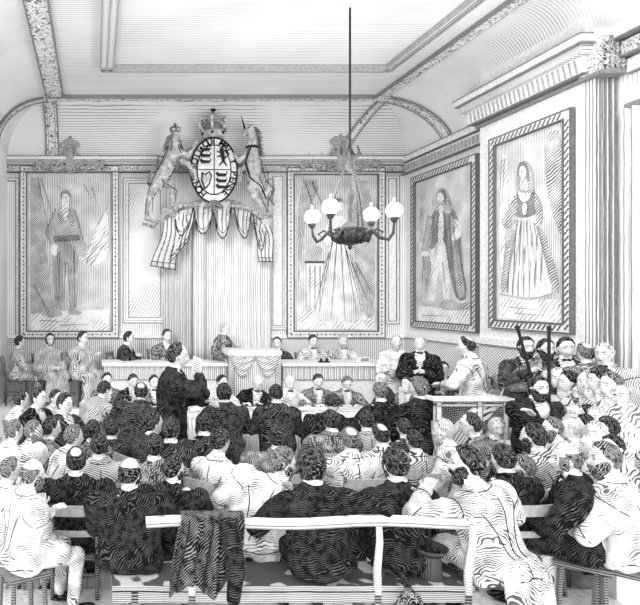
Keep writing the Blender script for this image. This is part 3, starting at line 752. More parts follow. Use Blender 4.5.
I = [('lt', [(420,306),(474,311),(474,327),(420,321)], 0), ('md', [(421,196),(427,193),(425,240),(421,244)], 0),
     ('md', [(424,255),(432,256),(431,298),(434,303),(425,303),(427,290)], 0), ('lt', [(434,246),(449,246),(450,262),(453,300),(447,305),(442,270),(440,272),(437,300),(432,304),(430,298),(432,262)], 1),
     ('dk', [(436,210),(441,206),(450,206),(457,210),(463,228),(464,262),(471,298),(460,302),(454,284),(450,262),(447,240),(440,240),(436,250),(429,247),(430,226)], 1),
     ('md', [(452,214),(458,222),(462,262),(468,296),(460,300),(455,262)], 1),
     ('lt', [(441,214),(446,212),(446,238),(443,244),(440,240)], 1), ('md', [(433,212),(428,226),(424,246),(424,254),(431,252),(436,228)], 1), ('fc', oval(427,254,3.4,3), 1), ('lt', [(456,218),(463,222),(465,236),(455,242),(454,236),(459,230)], 1),
     ('md', [(438,212),(437,200),(439,191),(444,187),(450,190),(453,200),(455,212),(449,214),(443,210)], 1), ('fc', oval(443,197,3.4,6), 1), ('dk', [(439,196),(440,190),(445,188),(449,192),(450,204),(447,206),(447,196),(443,192),(440,194)], 1), ('lt', [(441,205),(446,205),(445,216),(442,214)], 1),
     ('md', [(425,301),(436,300),(436,305),(424,305)], 1), ('md', [(443,302),(452,298),(462,304),(474,300),(475,308),(454,310),(442,308)], 1)]
lines(I, [((447,216),(452,270)), ((452,216),(460,296)), ((456,226),(466,298)), ((437,216),(431,246)), ((441.5,196),(443,196)), ((444.6,196),(445.8,196)), ((442.5,201),(444.5,201)), ((446,262),(450,300)), ((434,262),(433,298)), ((440,246),(438,262)),
  ((441,222),(446,222)), ((441,228),(446,228)), ((427,256),(425,302)), ((432,214),(425,250)), ((460,240),(472,296)), ((455,212),(464,232)), ((437,200),(437,212)), ((453,200),(455,212)), ((426,315),(450,316))], .32)
right_portrait('framed portrait of a man in a long wig, nearest the corner on the right-hand wall', XR, 414, 480, 178, 327, I)
I = [('lt', [(502,298),(566,300),(566,323),(502,318)], 0), ('lt', [(502,155),(512,155),(508,240),(502,290)], 1), ('md', [(546,134),(566,128),(566,240),(556,220),(548,180)], 1),
     ('dr', [(518,216),(538,214),(547,234),(555,262),(563,291),(536,299),(503,293),(508,262)], 1), ('md', [(537,218),(547,232),(557,262),(564,291),(556,294),(547,258)], 1), ('md', [(517,220),(521,220),(512,270),(508,293),(503,293),(508,258)], 1),
     ('dk', [(520,190),(525,187),(532,187),(538,190),(541,204),(537,217),(518,218),(518,204)], 1), ('md', [(519,192),(513,206),(506,216),(507,222),(515,220),(521,208)], 1), ('md', [(538,190),(545,204),(546,220),(540,230),(537,226),(541,216),(537,206)], 1),
     ('lt', [(521,188),(535,188),(533,199),(527,203),(522,198)], 1), ('md', [(518,190),(519,172),(522,163),(527,160),(532,163),(536,174),(537,192),(533,194),(523,192)], 1), ('lt', [(524,178),(530,178),(532,190),(523,190)], 1), ('fc', oval(526,172,3.6,6.6), 1),
     ('dk', [(521,176),(521,166),(525,161),(530,163),(533,172),(533,184),(530,178),(529.5,168),(526,165),(523,168),(522,178)], 1), ('lt', [(526,203),(531,203),(530,215),(526,215)], 1), ('md', oval(510,222,5,6), 1), ('lt', oval(537,228,3,4), 1)]
lines(I, [((522,220),(509,290)), ((525,220),(516,292)), ((528,220),(525,294)), ((531,220),(534,295)), ((534,220),(543,294)), ((538,222),(551,290)), ((542,226),(558,288)), ((524,171),(525.3,171)), ((527.3,171),(528.6,171)), ((525,176),(527.5,176)), ((526.3,171),(526.8,174)), ((512,240),(505,290)), ((516,250),(512,290)),
  ((537,240),(540,262)), ((520,250),(519,280)), ((529,250),(529,285)), ((504,294),(535,300)), ((535,300),(562,292)), ((520,206),(526,216)), ((535,206),(531,216)), ((507,160),(504,220)), ((510,158),(508,200)), ((513,220),(508,232)), ((515,307),(545,310)), ((520,313),(550,316))], .34)
right_portrait('largest framed portrait, a dark haired lady in a full pale skirt, on the projecting bay', XB, 493, 576, 140, 328, I)
# ================================================================== furniture of the bench
DK = mat('desk_strokes', .90, .25, .035, VERT, .34, wob=.5, patch=.25)
def desk_run(label, x0, x1, cat='bench desk'):
    """raised desk on the dais: top, hatched valance, plain white front"""
    t = thing('raised_desk', label, 'desk', ((x0+x1)/2, 10.8, 0)); m = MB()
    h = (x1-x0)/2
    MB().box((-h-.04, -.30, 1.21), (h+.04, .34, 1.26)).box((-h-.04,-.31,1.205),(h+.04,-.295,1.215)).build('desk_top', WHITE, t)
    m = MB(); m.grid(lambda u, v: V((-h+2*h*u, -.24-.012*sin(u*h*2*60), 1.205-.24*v)), int(h*120), 2, 0, .02, (0,1,0))
    m.build('valance', VALAN, t)
    MB().box((-h, -.235, .955), (h, -.21, .970)).build('valance_edge', GREY, t)
    MB().box((-h, -.20, 0), (h, -.16, 1.205)).box((-h,-.19,.45),(-h+.03,.30,1.205)).box((h-.03,-.19,.45),(h,.30,1.205)).build('front_panel', WHITE, t)
    return t
desk_run('long raised desk with a hatched valance, left of the pulpit desk', at(104,0,10.8).x, at(226,0,10.8).x)
desk_run('long raised desk with a hatched valance, right of the pulpit desk', at(279,0,10.8).x, at(434,0,10.8).x)
# central desk
t = thing('pulpit_desk', 'tall central desk hung with a looped cloth, before the draped throne', 'desk', (at(252,0,10.5).x, 10.6, 0))
MB().box((-.46,-.30,1.42),(.46,.30,1.50)).box((-.44,-.28,1.40),(.44,.28,1.42)).build('desk_top', WHITE, t)
MB().box((-.42,-.26,0),(.42,.26,1.40)).build('desk_body', DK, t)
m = MB()
for c0, c1, dr in ((-.43, .02, .34), (.0, .43, .34), (-.43, -.16, .16), (.2, .43, .2)):
    m.grid(lambda u, v, c0=c0, c1=c1, dr=dr: V((c0+(c1-c0)*u, -.285-.02*sin(v*18+3*sin(pi*u)), 1.40-(.02+dr*sin(pi*u))*v)), 14, 16, 0, .012, (0,1,0))
for sx in (-1, 1):
    m.grid(lambda u, v, sx=sx: V((sx*(.36+.09*u), -.29-.018*sin(u*16), 1.40-.95*v+.1*u)), 14, 6, 0, .012, (0,1,0))
    m.tube([V((sx*(.02+.4*k/10), -.305, 1.40-.34*sin(pi*k/10)-.01)) for k in range(11)], .007, 5, 1)
m.build('looped_cloth', [mat('loop_cloth', .86, .2, .035, (.3,.5,0), .36, wob=1.2), MID], t, True)
# inkstand, inkwell, papers on the desks
m = MB().box((-.09,-.05,0),(.09,.05,.02)).lathe((-.05,0,.02),[(.025,0),(.028,.03),(.012,.05)],10).lathe((.05,0,.02),[(.025,0),(.028,.03),(.012,.05)],10)
m.tube([(.05,0,.05),(.09,.02,.2)],[.004,.008],5); o = m.build('inkstand', INK, None); o.location = (at(324,0,10.62).x, 10.62, 1.262); tag(o, 'dark inkstand with a quill on the right-hand raised desk', 'inkstand')
m = MB().box((-.09,-.06,0),(.09,.06,.09)).box((-.075,-.062,.015),(.075,-.06,.075),1); o = m.build('box', [PAPER, GREY], None); o.location = (at(364,0,10.62).x, 10.65, 1.262); tag(o, 'small white box on the raised desk beside the standing man in a gown', 'box')
# ------------------------------------------------ throne: curtain, canopy drapery and the royal arms
cx = at(213, 0, 11.8).x
t = thing('throne_curtain', 'pale curtain falling in folds behind the central desk, under the royal arms', 'curtain', (0,0,0))
CUR = mat('curtain_strokes', .96, .4, .045, VERT, .26, wob=.8, patch=.8, pscale=.9)
CUD = mat('curtain_side_strokes', .88, .25, .030, VERT, .48, wob=.8, patch=.4)
def drop(name, p0, p1, ytop, ybot, folds, m_, y_=11.85, dep=.05, lean=0):
    a = at(p0, ytop, y_); b = at(p1, ybot, y_); n = folds*6
    MB().grid(lambda u, v: V((a.x+(b.x-a.x)*u+lean*v*(1-u), y_-dep*abs(sin(u*pi*folds))*(.5+.5*v)-dep*.2*sin(u*31), a.z+(b.z-a.z)*v)), n, 10, 0, .01, (0,1,0)).build(name, m_, t, True)
drop('back_cloth', 163, 268, 208, 362, 9, CUR, 11.93, .03)
drop('side_curtain', 164, 192, 215, 362, 5, CUD, 11.82, .06)
drop('side_curtain', 252, 271, 215, 362, 3, CUR, 11.82, .05)
drop('inner_curtain', 193, 205, 222, 362, 2, CUR, 11.80, .06)
t = thing('canopy_drapery', 'swagged and tied drapery hung beneath the royal arms', 'drapery', (0,0,0))
SWG = mat('swag_strokes', .93, .2, .03, (.4,.9,0), .22, wob=2.5, patch=.5, warp=.05)
A_ = [(158,250),(163,232),(172,217),(185,206),(203,200),(222,199),(240,203),(254,213),(264,228),(271,248)]
def arcp(s_): 
    k = s_*(len(A_)-1); i = min(int(k), len(A_)-2); f_ = k-i; a, b = A_[i], A_[i+1]; return a[0]+(b[0]-a[0])*f_, a[1]+(b[1]-a[1])*f_
YC = 11.55
m = MB(); m.tube([at(*arcp(k/30), YC) for k in range(31)], .028, 8); m.build('cornice_rail', LEAF, t, True)
for a, b, dr in ((.22,.40,26),(.36,.52,34),(.48,.62,40),(.60,.76,34),(.74,.90,30)):
    def fn(u, v, a=a, b=b, dr=dr):
        x, y = arcp(a+(b-a)*u); x2 = x+(arcp((a+b)/2)[0]-x)*.25*v; q = at(x2, y+2+dr*v*(sin(pi*u)**.6)*.95, YC)
        q.y -= .05+.06*abs(sin(u*pi*3+v))+.04*sin(v*9); return q
    m = MB(); m.grid(fn, 24, 12, 0, .012, (0,1,0))
    m.tube([fn(k/24, 1)+V((0,-.02,0)) for k in range(25)], .010, 5, 1); m.tube([fn(k/24, .86)+V((0,-.02,0)) for k in range(25)], .006, 5, 1)
    for k in (7, 12, 17): m.tube([fn(k/24, j/8)+V((0,-.015,0)) for j in range(1, 8)], [.004,.007,.008,.007,.006,.005,.003], 5, 1)
    m.build('swag', [SWG, MATS['black_line']], t, True)
def tail(P0, P1, P2, P3):
    def fn(u, v):
        ax, ay = P0[0]+(P1[0]-P0[0])*u, P0[1]+(P1[1]-P0[1])*u; bx, by = P3[0]+(P2[0]-P3[0])*u, P3[1]+(P2[1]-P3[1])*u
        q = at(ax+(bx-ax)*v+2*sin(v*5), ay+(by-ay)*v, YC); q.y -= .06+.05*abs(sin(u*pi*4)); return q
    m = MB(); m.grid(fn, 24, 12, 0, .012, (0,1,0))
    m.tube([fn(k/24, 1)+V((0,-.02,0)) for k in range(25)], .008, 5, 1); m.tube([fn(k/24, .9)+V((0,-.02,0)) for k in range(25)], .006, 5, 1)
    for u in (0, .25, .5, .75, 1): m.tube([fn(u, j/10)+V((0,-.02,0)) for j in range(11)], .006, 5, 1)
    m.build('tail', [SWG, MATS['black_line']], t, True)
tail((163,222),(178,212),(177,270),(152,266)); tail((178,212),(192,206),(190,240),(172,262)); tail((250,222),(268,226),(274,262),(260,262))
for s_ in (.24, .40, .52, .62, .76, .9):
    x, y = arcp(s_); MB().ell(at(x, y+1, YC-.10), (.06,.05,.05), 10, 8).cap(at(x, y+1, YC-.12), at(x+1, y+12, YC-.12), .03, .015, 8).build('tassel', LEAF, t, True)
# --- the arms
YA = 11.45; k_ = YA/F
root = thing('royal_coat_of_arms', 'large carved royal coat of arms with crown, lion and unicorn', 'coat of arms', at(213, 172, YA))
def A3(px, py, d=0): return at(px, py, YA)-at(213, 172, YA)+V((0, -d, 0))
STONE = mat('carving_strokes', .82, .05, .020, (.5,.8,0), .40, wob=2, patch=1.0, pscale=11, warp=.05)
STOND = mat('carving_dark_strokes', .5, .02, .020, (.5,.8,0), .56, wob=2, patch=.7, pscale=7, warp=.05)
m = MB(); ring = lambda rx, ry, d, n=40: [A3(213+rx*cos(2*pi*k/n), 171+ry*sin(2*pi*k/n), d) for k in range(n)]
def disc(m, rx, ry, d, mi=0): P = ring(rx, ry, d); Q = ring(rx, ry, -.02); m.loft([Q, P], mi)
disc(m, 23, 32, .08); m.build('garter_belt', WHITE, root)
m = MB(); m.tube(ring(23.2, 32.2, .085), .018, 6, 0, closed=True); m.tube(ring(16.6, 24.4, .10), .014, 6, 0, closed=True); m.build('garter_edge', INK, root, True)
m = MB(); disc(m, 16.5, 24.3, .11); m.build('shield', WHITE, root)
m = MB()
m.bar(A3(213,147,.12), A3(213,195,.12), .012, .02); m.bar(A3(197,171,.12), A3(229,171,.12), .02, .012)
for qx, qy in ((205,157),(221,182)):                       # three walking lions in a quarter
    for j in range(3):
        x, y = qx, qy-6+j*6; m.cap(A3(x-4,y,.125), A3(x+3,y,.125), .028, .022, 6); m.ell(A3(x-5,y-1.2,.13), (.03,.02,.03), 6, 5)
        for e in (-4,-1.5,1,3): m.bar(A3(x+e,y,.125), A3(x+e-.6,y+2.4,.125), .012, .012)
        m.tube([A3(x+3,y,.125), A3(x+5,y-1.5,.125), A3(x+4,y-3,.125)], .008, 5)
x, y = 221, 158                                             # one standing lion
m.cap(A3(x,y-4,.125), A3(x+1,y+4,.125), .04, .03, 7); m.ell(A3(x-1,y-6.5,.13), (.04,.03,.04), 7, 6)
for a, b in (((x,y-3),(x-5,y-5)),((x,y-1),(x-5,y)),((x+1,y+4),(x-3,y+9)),((x+1,y+4),(x+4,y+9)),((x+1,y+3),(x+6,y-2)),((x+6,y-2),(x+4,y-6))): m.cap(A3(*a,.125), A3(*b,.125), .018, .011, 6)
x, y = 205, 182                                             # the harp
m.tube([A3(x-4,y-8,.125),A3(x-1,y-6,.125),A3(x+3,y-9,.125),A3(x+5,y-5,.125)], .014, 6); m.tube([A3(x-4,y-8,.125),A3(x-4.5,y,.125),A3(x-1,y+8,.125)], .014, 6); m.tube([A3(x+5,y-5,.125),A3(x+3,y+3,.125),A3(x-1,y+8,.125)], .012, 6)
for j in range(4): m.bar(A3(x-3+j*1.8,y-6,.12), A3(x-2.5+j*1.3,y+5-j*1.5,.12), .005, .005)
m.build('quartered_charges', INK, root, True)
# motto lettering round the garter
def letter_mesh(txt, size):
    cu = bpy.data.curves.new('txt', 'FONT'); cu.body = txt; cu.size = size; cu.align_x = 'CENTER'; cu.align_y = 'CENTER'; cu.extrude = .004; cu.offset = .004
    ob = bpy.data.objects.new('txt', cu); S.collection.objects.link(ob); dg = bpy.context.evaluated_depsgraph_get(); dg.update()
    me = bpy.data.meshes.new_from_object(ob.evaluated_get(dg)); r = ([v.co.copy() for v in me.vertices], [tuple(p.vertices) for p in me.polygons])
    bpy.data.objects.remove(ob); bpy.data.meshes.remove(me); return r
m = MB(); motto = 'HONI SOIT QUI MAL Y PENSE'; cache = {}
for i, ch in enumerate(motto):
    if ch == ' ': continue
    a = radians(215-i*(250/(len(motto)-1)))                 # clockwise over the top
    a = radians(235)-radians(290)*i/(len(motto)-1)
    if ch not in cache: cache[ch] = letter_mesh(ch, .17)
    px, py = 213+19.8*cos(a), 171-28.3*sin(a)
    c = A3(px, py, .095); nx, nz = cos(a)/19.8, sin(a)/28.3; rot = math.atan2(nz, nx)-pi/2
    R = Matrix.Rotation(-rot, 3, 'Y') @ Matrix.Rotation(pi/2, 3, 'X')
    vs, fs = cache[ch]; MB().add([R @ v+c for v in vs], fs).build('motto_letter', INK, root)
# crown
m = MB(); c = A3(213, 133, .02)
m.lathe(c, [(.20,-.10),(.22,-.06),(.20,-.02),(.21,.02)], 24, 0)
m.ell(c+V((0,0,.06)), (.20,.18,.15), 20, 10, 1)
for j in range(6):
    a = 2*pi*j/6+.25; q = V((cos(a), sin(a), 0))
    m.tube([c+q*.20+V((0,0,.0)), c+q*.29+V((0,0,.12)), c+q*.27+V((0,0,.24)), c+q*.10+V((0,0,.29)), c+V((0,0,.24))], [.028,.032,.030,.024,.02], 7, 2)
    for k in range(4): m.ell(c+q*(.235+.05*sin(k))+V((0,0,.03+k*.065)), (.022,.022,.022), 6, 5, 3)
    m.ell(c+q*.215+V((0,0,-.04)), (.03,.03,.03), 6, 5, 3)
m.ell(c+V((0,0,.33)), (.045,.045,.045), 10, 8, 2); m.bar(c+V((0,0,.36)), c+V((0,0,.46)), .025, .025, 3); m.bar(c+V((-.04,0,.42)), c+V((.04,0,.42)), .025, .025, 3)
for sx in (-1, 1): m.ell(c+V((sx*.035, 0, .44)), (.02,.02,.02), 6, 5, 3)
m.build('crown', [STONE, STOND, STONE, INK], root, True)
m = MB(); m.ell(A3(213,203,.10), (.10,.06,.05), 12, 8); m.cap(A3(213,203,.1), A3(205,208,.1), .05, .03); m.cap(A3(213,203,.1), A3(221,208,.1), .05, .03); m.cap(A3(213,203,.1), A3(213,212,.1), .04, .02)
m.build('garter_buckle', STOND, root, True)
def beast(parts, name, mt):
    m = MB()
    for a, b, r0, r1 in parts: m.cap(a, b, r0*1.12, r1*1.12, 12)
    me = remesh(m, .014, 2); me.materials.append(mt); me.polygons.foreach_set('use_smooth', [True]*len(me.polygons)); return link(name, me, root)
L_ = A3
lion = beast([(L_(173,156,.12), L_(166,170,.10), .135, .125), (L_(166,170,.10), L_(158,184,.08), .120, .115), (L_(173,156,.12), L_(173,146,.13), .12, .10), (L_(173,143,.15), L_(174,138,.15), .095, .085), (L_(176,142,.20), L_(178,145,.22), .042, .034),
  (L_(178,154,.14), L_(187,158,.18), .058, .042), (L_(187,158,.18), L_(192,148,.17), .040, .034), (L_(192,148,.17), L_(195,144,.17), .04, .03),
  (L_(176,162,.14), L_(187,166,.18), .060, .044), (L_(187,166,.18), L_(192,177,.16), .042, .034), (L_(192,177,.16), L_(195,181,.17), .045, .032),
  (L_(158,184,.08), L_(151,194,.10), .115, .075), (L_(151,194,.10), L_(147,206,.08), .062, .042), (L_(147,206,.08), L_(147,217,.1), .04, .036), (L_(146,219,.12), L_(152,222,.14), .045, .034),
  (L_(163,180,.06), L_(172,188,.08), .10, .062), (L_(172,188,.08), L_(171,203,.08), .055, .038), (L_(171,205,.08), L_(180,207,.12), .045, .034)], 'lion', STONE)
m = MB(); m.tube([L_(156,188,.02), L_(148,184,.03), L_(150,174,.03), L_(160,166,.03), L_(164,158,.03), L_(158,156,.03), L_(158,164,.03)], [.03,.028,.026,.028,.036,.03,.016], 8); m.build('tail', STOND, lion, True)
m = MB()
for k in range(44):
    a = k*.9; r = .085+.025*(k % 3); c = L_(172, 139+k*.66, .12); m.cap(c+V((cos(a)*r, -abs(sin(a))*.10, .03)), c+V((cos(a)*r*1.5, -abs(sin(a))*.12, -.06)), .034, .012, 6)
m.build('mane', STOND, lion, True)
m = MB(); c = L_(174, 134, .14); m.lathe(c, [(.08,-.03),(.085,.0),(.075,.02)], 14)
for j in range(5): a = 2*pi*j/5; q = V((cos(a), sin(a), 0)); m.tube([c+q*.075, c+q*.11+V((0,0,.07)), c+V((0,0,.11))], .016, 6)
m.ell(c+V((0,0,.14)), (.03,.03,.03), 8, 6); m.build('small_crown', STOND, lion, True)
m = MB()
for sx, dy in ((-1,0),(1,0)): m.ell(L_(175.2+sx*1.9+.9, 140.5, .235), (.013,.012,.012), 6, 5)
m.cap(L_(177.8,144.8,.262), L_(179.8,144.8,.262), .008, .008, 5); m.build('face_marks', INK, lion, True)
uni = beast([(L_(250,160,.10), L_(254,186,.08), .135, .12), (L_(250,158,.1), L_(251,142,.1), .12, .085), (L_(251,140,.1), L_(249,131,.12), .08, .065), (L_(249,130,.13), L_(242,138,.18), .06, .036),
  (L_(246,156,.14), L_(237,163,.16), .055, .04), (L_(237,163,.16), L_(233,155,.15), .038, .03), (L_(247,166,.12), L_(238,172,.16), .055, .04), (L_(238,172,.16), L_(238,182,.16), .036, .03),
  (L_(255,186,.08), L_(265,190,.08), .12, .085), (L_(265,190,.08), L_(262,202,.08), .07, .045), (L_(262,202,.08), L_(267,214,.1), .04, .035), (L_(251,188,.06), L_(253,196,.06), .09, .06), (L_(253,196,.06), L_(260,206,.06), .05, .036)], 'unicorn', STONE)
m = MB(); m.tube([L_(243,131,.14), L_(239.5,118,.14)], [.02,.004], 6); m.build('horn', INK, uni, True)
m = MB(); m.tube([L_(263,184,.04), L_(272,178,.04), L_(273,190,.04), L_(270,200,.04), L_(274,206,.04)], [.025,.022,.025,.035,.01], 8); m.build('tail', STOND, uni, True)
m = MB()
for k in range(14): c = L_(254+.2*k, 130+k*1.9, .10); m.cap(c, c+V((.09+.02*(k % 2), -.02, -.07)), .030, .010, 6)
m.build('mane', STOND, uni, True)
m = MB(); m.lathe(L_(250.5, 149, .1), [(.11,-.03),(.125,0),(.11,.03)], 16); m.tube([L_(248,150,.2), L_(242,166,.24), L_(247,180,.22), L_(258,188,.2), L_(264,200,.16)], .013, 6); m.ell(L_(246,131,.19), (.012,.012,.012), 6, 5); m.build('chain_and_collar', INK, uni, True)
m = MB()
for P in (((166,150),(160,166),(151,182),(146,196)), ((180,160),(172,174),(166,184)), ((146,200),(144,216)), ((152,200),(151,214)), ((166,186),(175,192),(174,204)), ((184,154),(191,150)), ((182,172),(189,172),(192,180)), ((158,176),(163,186))):
    m.tube([L_(x, y, .215 if i else .20) for i, (x, y) in enumerate(P)], .007, 5)
m.build('contour', INK, lion, True)
m = MB()
for P in (((256,140),(258,160),(262,180),(270,190)), ((246,150),(243,162),(247,176)), ((257,196),(262,208),(266,214)), ((250,176),(258,182),(262,192)), ((240,168),(237,178)), ((236,160),(232,154))):
    m.tube([L_(x, y, .20) for x, y in P], .007, 5)
m.build('contour', INK, uni, True)
# scroll plinth carrying the beasts
m = MB(); m.tube([L_(142,224,.05), L_(152,227,.1), L_(165,214,.1), L_(180,206,.1), L_(198,206,.1)], [.03,.05,.045,.05,.04], 8); m.build('scroll_base', LEAF, root, True); m = MB(); m.tube([L_(228,206,.1), L_(246,208,.1), L_(260,218,.1), L_(272,216,.06)], [.04,.05,.045,.03], 8)
m.build('scroll_base', LEAF, root, True)
# ------------------------------------------------ chandelier
YL = 7.4; q = at(350, 240, YL); root = thing('gas_chandelier', 'dark ornate chandelier with four white globe lamps hanging from the ceiling', 'chandelier', (q.x, YL, q.z))
def CZ(py): return (240-py)/F*YL
m = MB(); m.tube([(0,0,CZ(150)), (0,0,ZT-q.z)], .014, 8); m.build('suspension_rod', MATS['black_line'], root, True)
MB().lathe((0,0,ZT-q.z-.06), [(.03,-.06),(.10,-.02),(.16,.055)], 20).build('ceiling_rose', WHITE, root, True)
m = MB(); m.lathe((0,0,0), [(.004,CZ(250)),(.03,CZ(248)),(.02,CZ(246)),(.07,CZ(244)),(.15,CZ(240)),(.19,CZ(235)),(.17,CZ(231)),(.20,CZ(229)),(.12,CZ(227)),(.035,CZ(222)),(.022,CZ(216)),(.035,CZ(211)),(.022,CZ(206)),(.05,CZ(199)),(.07,CZ(195)),(.03,CZ(190)),(.012,CZ(184))], 24)
m.build('bowl_and_stem', BRASS, root, True)
m = MB()
for k in range(14):
    a = 2*pi*k/14; q0 = V((cos(a), sin(a), 0)); m.ell(q0*.18+V((0,0,CZ(234+3*(k % 2)))), (.035,.035,.03), 7, 5); m.tube([q0*.12+V((0,0,CZ(243))), q0*.20+V((0,0,CZ(239))), q0*.23+V((0,0,CZ(232)))], [.015,.018,.006], 5)
m.build('leaf_ornament', BRASS, root, True)
m = MB(); m.lathe((0,0,0), [(.02,CZ(172)),(.06,CZ(168)),(.05,CZ(162)),(.09,CZ(158)),(.05,CZ(153)),(.02,CZ(148))], 16)
for k in range(6): a = 2*pi*k/6; q0 = V((cos(a), sin(a), 0)); m.tube([q0*.05+V((0,0,CZ(160))), q0*.13+V((0,0,CZ(154))), q0*.10+V((0,0,CZ(147)))], [.015,.02,.006], 5)
m.build('crown_boss', BRASS, root, True)
for k in range(3):
    a = 2*pi*k/3+.5; q0 = V((cos(a), sin(a), 0)); m = MB(); P0 = q0*.06+V((0,0,CZ(166))); P1 = q0*.24+V((0,0,CZ(231))); n = 22
    for i in range(n): c = P0.lerp(P1, (i+.5)/n)+q0*.04*sin(pi*i/n); m.ell(c, (.017,.017,.024), 6, 5)
    m.build('chain', BRASS, root, True)
GLOBE = plain('opal_glass', .97, .25)
GLOBE.node_tree.nodes['Principled BSDF'].inputs['Emission Color'].default_value = (1,1,1,1); GLOBE.node_tree.nodes['Principled BSDF'].inputs['Emission Strength'].default_value = 1.2
for a, r, h in ((222, .50, 1.0), (158, .44, .86), (24, .36, .93), (-22, .49, .95)):
    a = radians(a); q0 = V((cos(a), sin(a), 0)); zg = h*.355
    pl = bpy.data.lights.new('gas_flame', 'POINT'); pl.energy = 24; pl.shadow_soft_size = .12
    po = bpy.data.objects.new('gas_flame', pl); C.objects.link(po); po.parent = root; po.location = q0*r*1.02+V((0,0,zg+.30))
    arm = MB().tube([q0*.16+V((0,0,.06)), q0*.24+V((0,0,.12)), q0*.33+V((0,0,.02)), q0*(r-.06)+V((0,0,-.01)), q0*(r-.01)+V((0,0,.07)), q0*r+V((0,0,zg-.13))], [.022,.026,.022,.022,.018,.014], 8)
    arm.tube([q0*.22+V((0,0,.05)), q0*.30+V((0,0,.13)), q0*.37+V((0,0,.08)), q0*.32+V((0,0,.05))], [.01,.016,.014,.006], 6); arm = arm.build('arm', BRASS, root, True)
    MB().lathe(q0*r+V((0,0,zg-.10)), [(.012,-.05),(.03,-.03),(.045,-.005),(.05,.02)], 14).build('gallery', BRASS, arm, True)
    MB().ell(q0*r+V((0,0,zg)), (.095,.095,.095), 28, 18).build('globe', GLOBE, arm, True)
    MB().tube([q0*r+V((0,0,zg+.085)), q0*r+V((0,0,zg+.15))], [.02,.014], 8).build('chimney', GREY, arm, True)
# ================================================================== people on the bench and at the tables
# gowned figures sitting on the left of the dais
person('gowned man in profile, leftmost on the dais, hands folded in his lap', 20, 342, -78, s=.88, z0=.45, coat='gown', gown=True, Y=11.1, hc='black', legs='dark', lean=2, near=0)
person('bearded gowned man on the dais with crossed knees, facing the room', 50, 340, -150, s=.88, z0=.45, coat='gown', gown=True, Y=11.0, hc='black', beard='whiskers', hyaw=-20, near=0)
person('gowned man leaning in his chair on the dais, third from left', 83, 338, -140, s=.88, z0=.45, coat='gown', gown=True, Y=10.9, arms='cross', hyaw=10, near=0)
person('man in a dark coat seated alone behind the left end of the raised desk', 129, 338, -110, s=.88, z0=.45, coat='dark', Y=11.3, arms=((.1,.32,.86),(.2,.3,.86)), lean=8, near=0)
person('man in a grey coat leaning on the raised desk, behind the standing speaker', 167, 336, -160, s=.88, z0=.45, coat='grey', Y=11.3, arms='write', lean=10, near=0)
person('judge in a gown standing beside the tall central desk', 225, 329, -130, pose='stand', z0=.45, coat='grey', gown=True, Y=11.0, hc='grey', arms=((-.1,.34,1.12),(.2,.2,1.0)), near=0, hair='full')
person('dark coated man seated just right of the tall central desk', 277, 343, -205, s=.88, z0=.45, coat='dark', Y=11.35, arms='write', lean=4, near=0)
person('clean shaven man writing at the raised desk below the lady in white', 313, 341, 180, s=.88, z0=.45, coat='light', Y=11.3, arms='write', hpitch=-12, lean=12, near=0)
person('bearded man writing at the raised desk, rightmost seated there', 343, 341, 172, s=.88, z0=.45, coat='gown', Y=11.3, arms='write', beard='full', hc='grey', hpitch=-12, lean=12, near=0)
person('pale gowned man with a beard standing at the right end of the raised desk', 396, 342, 170, pose='stand', z0=.20, coat='white', gown=True, Y=9.9, beard='full', hc='grey', arms='belly', near=0)
person('grey haired man in a black coat standing with hands clasped, near the witness box', 420, 344, 150, pose='stand', z0=.20, coat='black', Y=9.2, hc='grey', arms='belly', near=0, bulk=1.1)
# clerks behind the counsel table, facing the room
CL = dict(arms='write', near=0, Y=9.55)
person('round faced clerk half hidden behind the stooping man on the left', 107, 380, -170, coat='grey', **CL)
person('clerk in a dark coat looking down, left of the standing speaker', 133, 381, -165, coat='dark', hpitch=-15, lean=14, **CL)
person('clerk seen close behind the standing speaker’s left shoulder', 154, 382, 190, coat='grey', **CL)
person('clerk in a white jacket leaning on his elbow, right of the standing speaker', 222, 382, -165, coat='white', hc='black', side=-8, hyaw=15, **CL)
person('white haired old man in black bending over papers below the central desk', 258, 383, 165, coat='black', hc='white', hpitch=-20, lean=22, hair='long', side=-10, **CL)
person('fair haired clerk in a pale coat, right of the white haired old man', 290, 383, 180, coat='white', hc='white', hpitch=-10, **CL)
person('clerk in a grey coat with a white shirt front, reading', 318, 381, 178, coat='grey', hc='black', hpitch=-18, lean=12, **CL)
person('curly haired clerk in a grey coat writing with his head bowed', 347, 383, 172, coat='grey', hc='brown', hpitch=-25, lean=16, **CL)
person('balding man in a dark jacket turned away at the right end of the counsel table', 381, 380, 50, coat='dark', hc='grey', hair='bald', arms='lap', near=0, Y=9.5)
person('small clerk in profile at the far right of the counsel table', 407, 384, 120, coat='grey', hc='black', arms='write', near=0, Y=9.2, lean=16)
person('seated man with papers below the witness, his arm raised', 443, 369, -200, coat='grey', z0=.2, Y=9.4, arms=((-.1,.4,.9),(.16,.4,.8)), near=0, skin=MATS['skin_strokes'], lean=12)
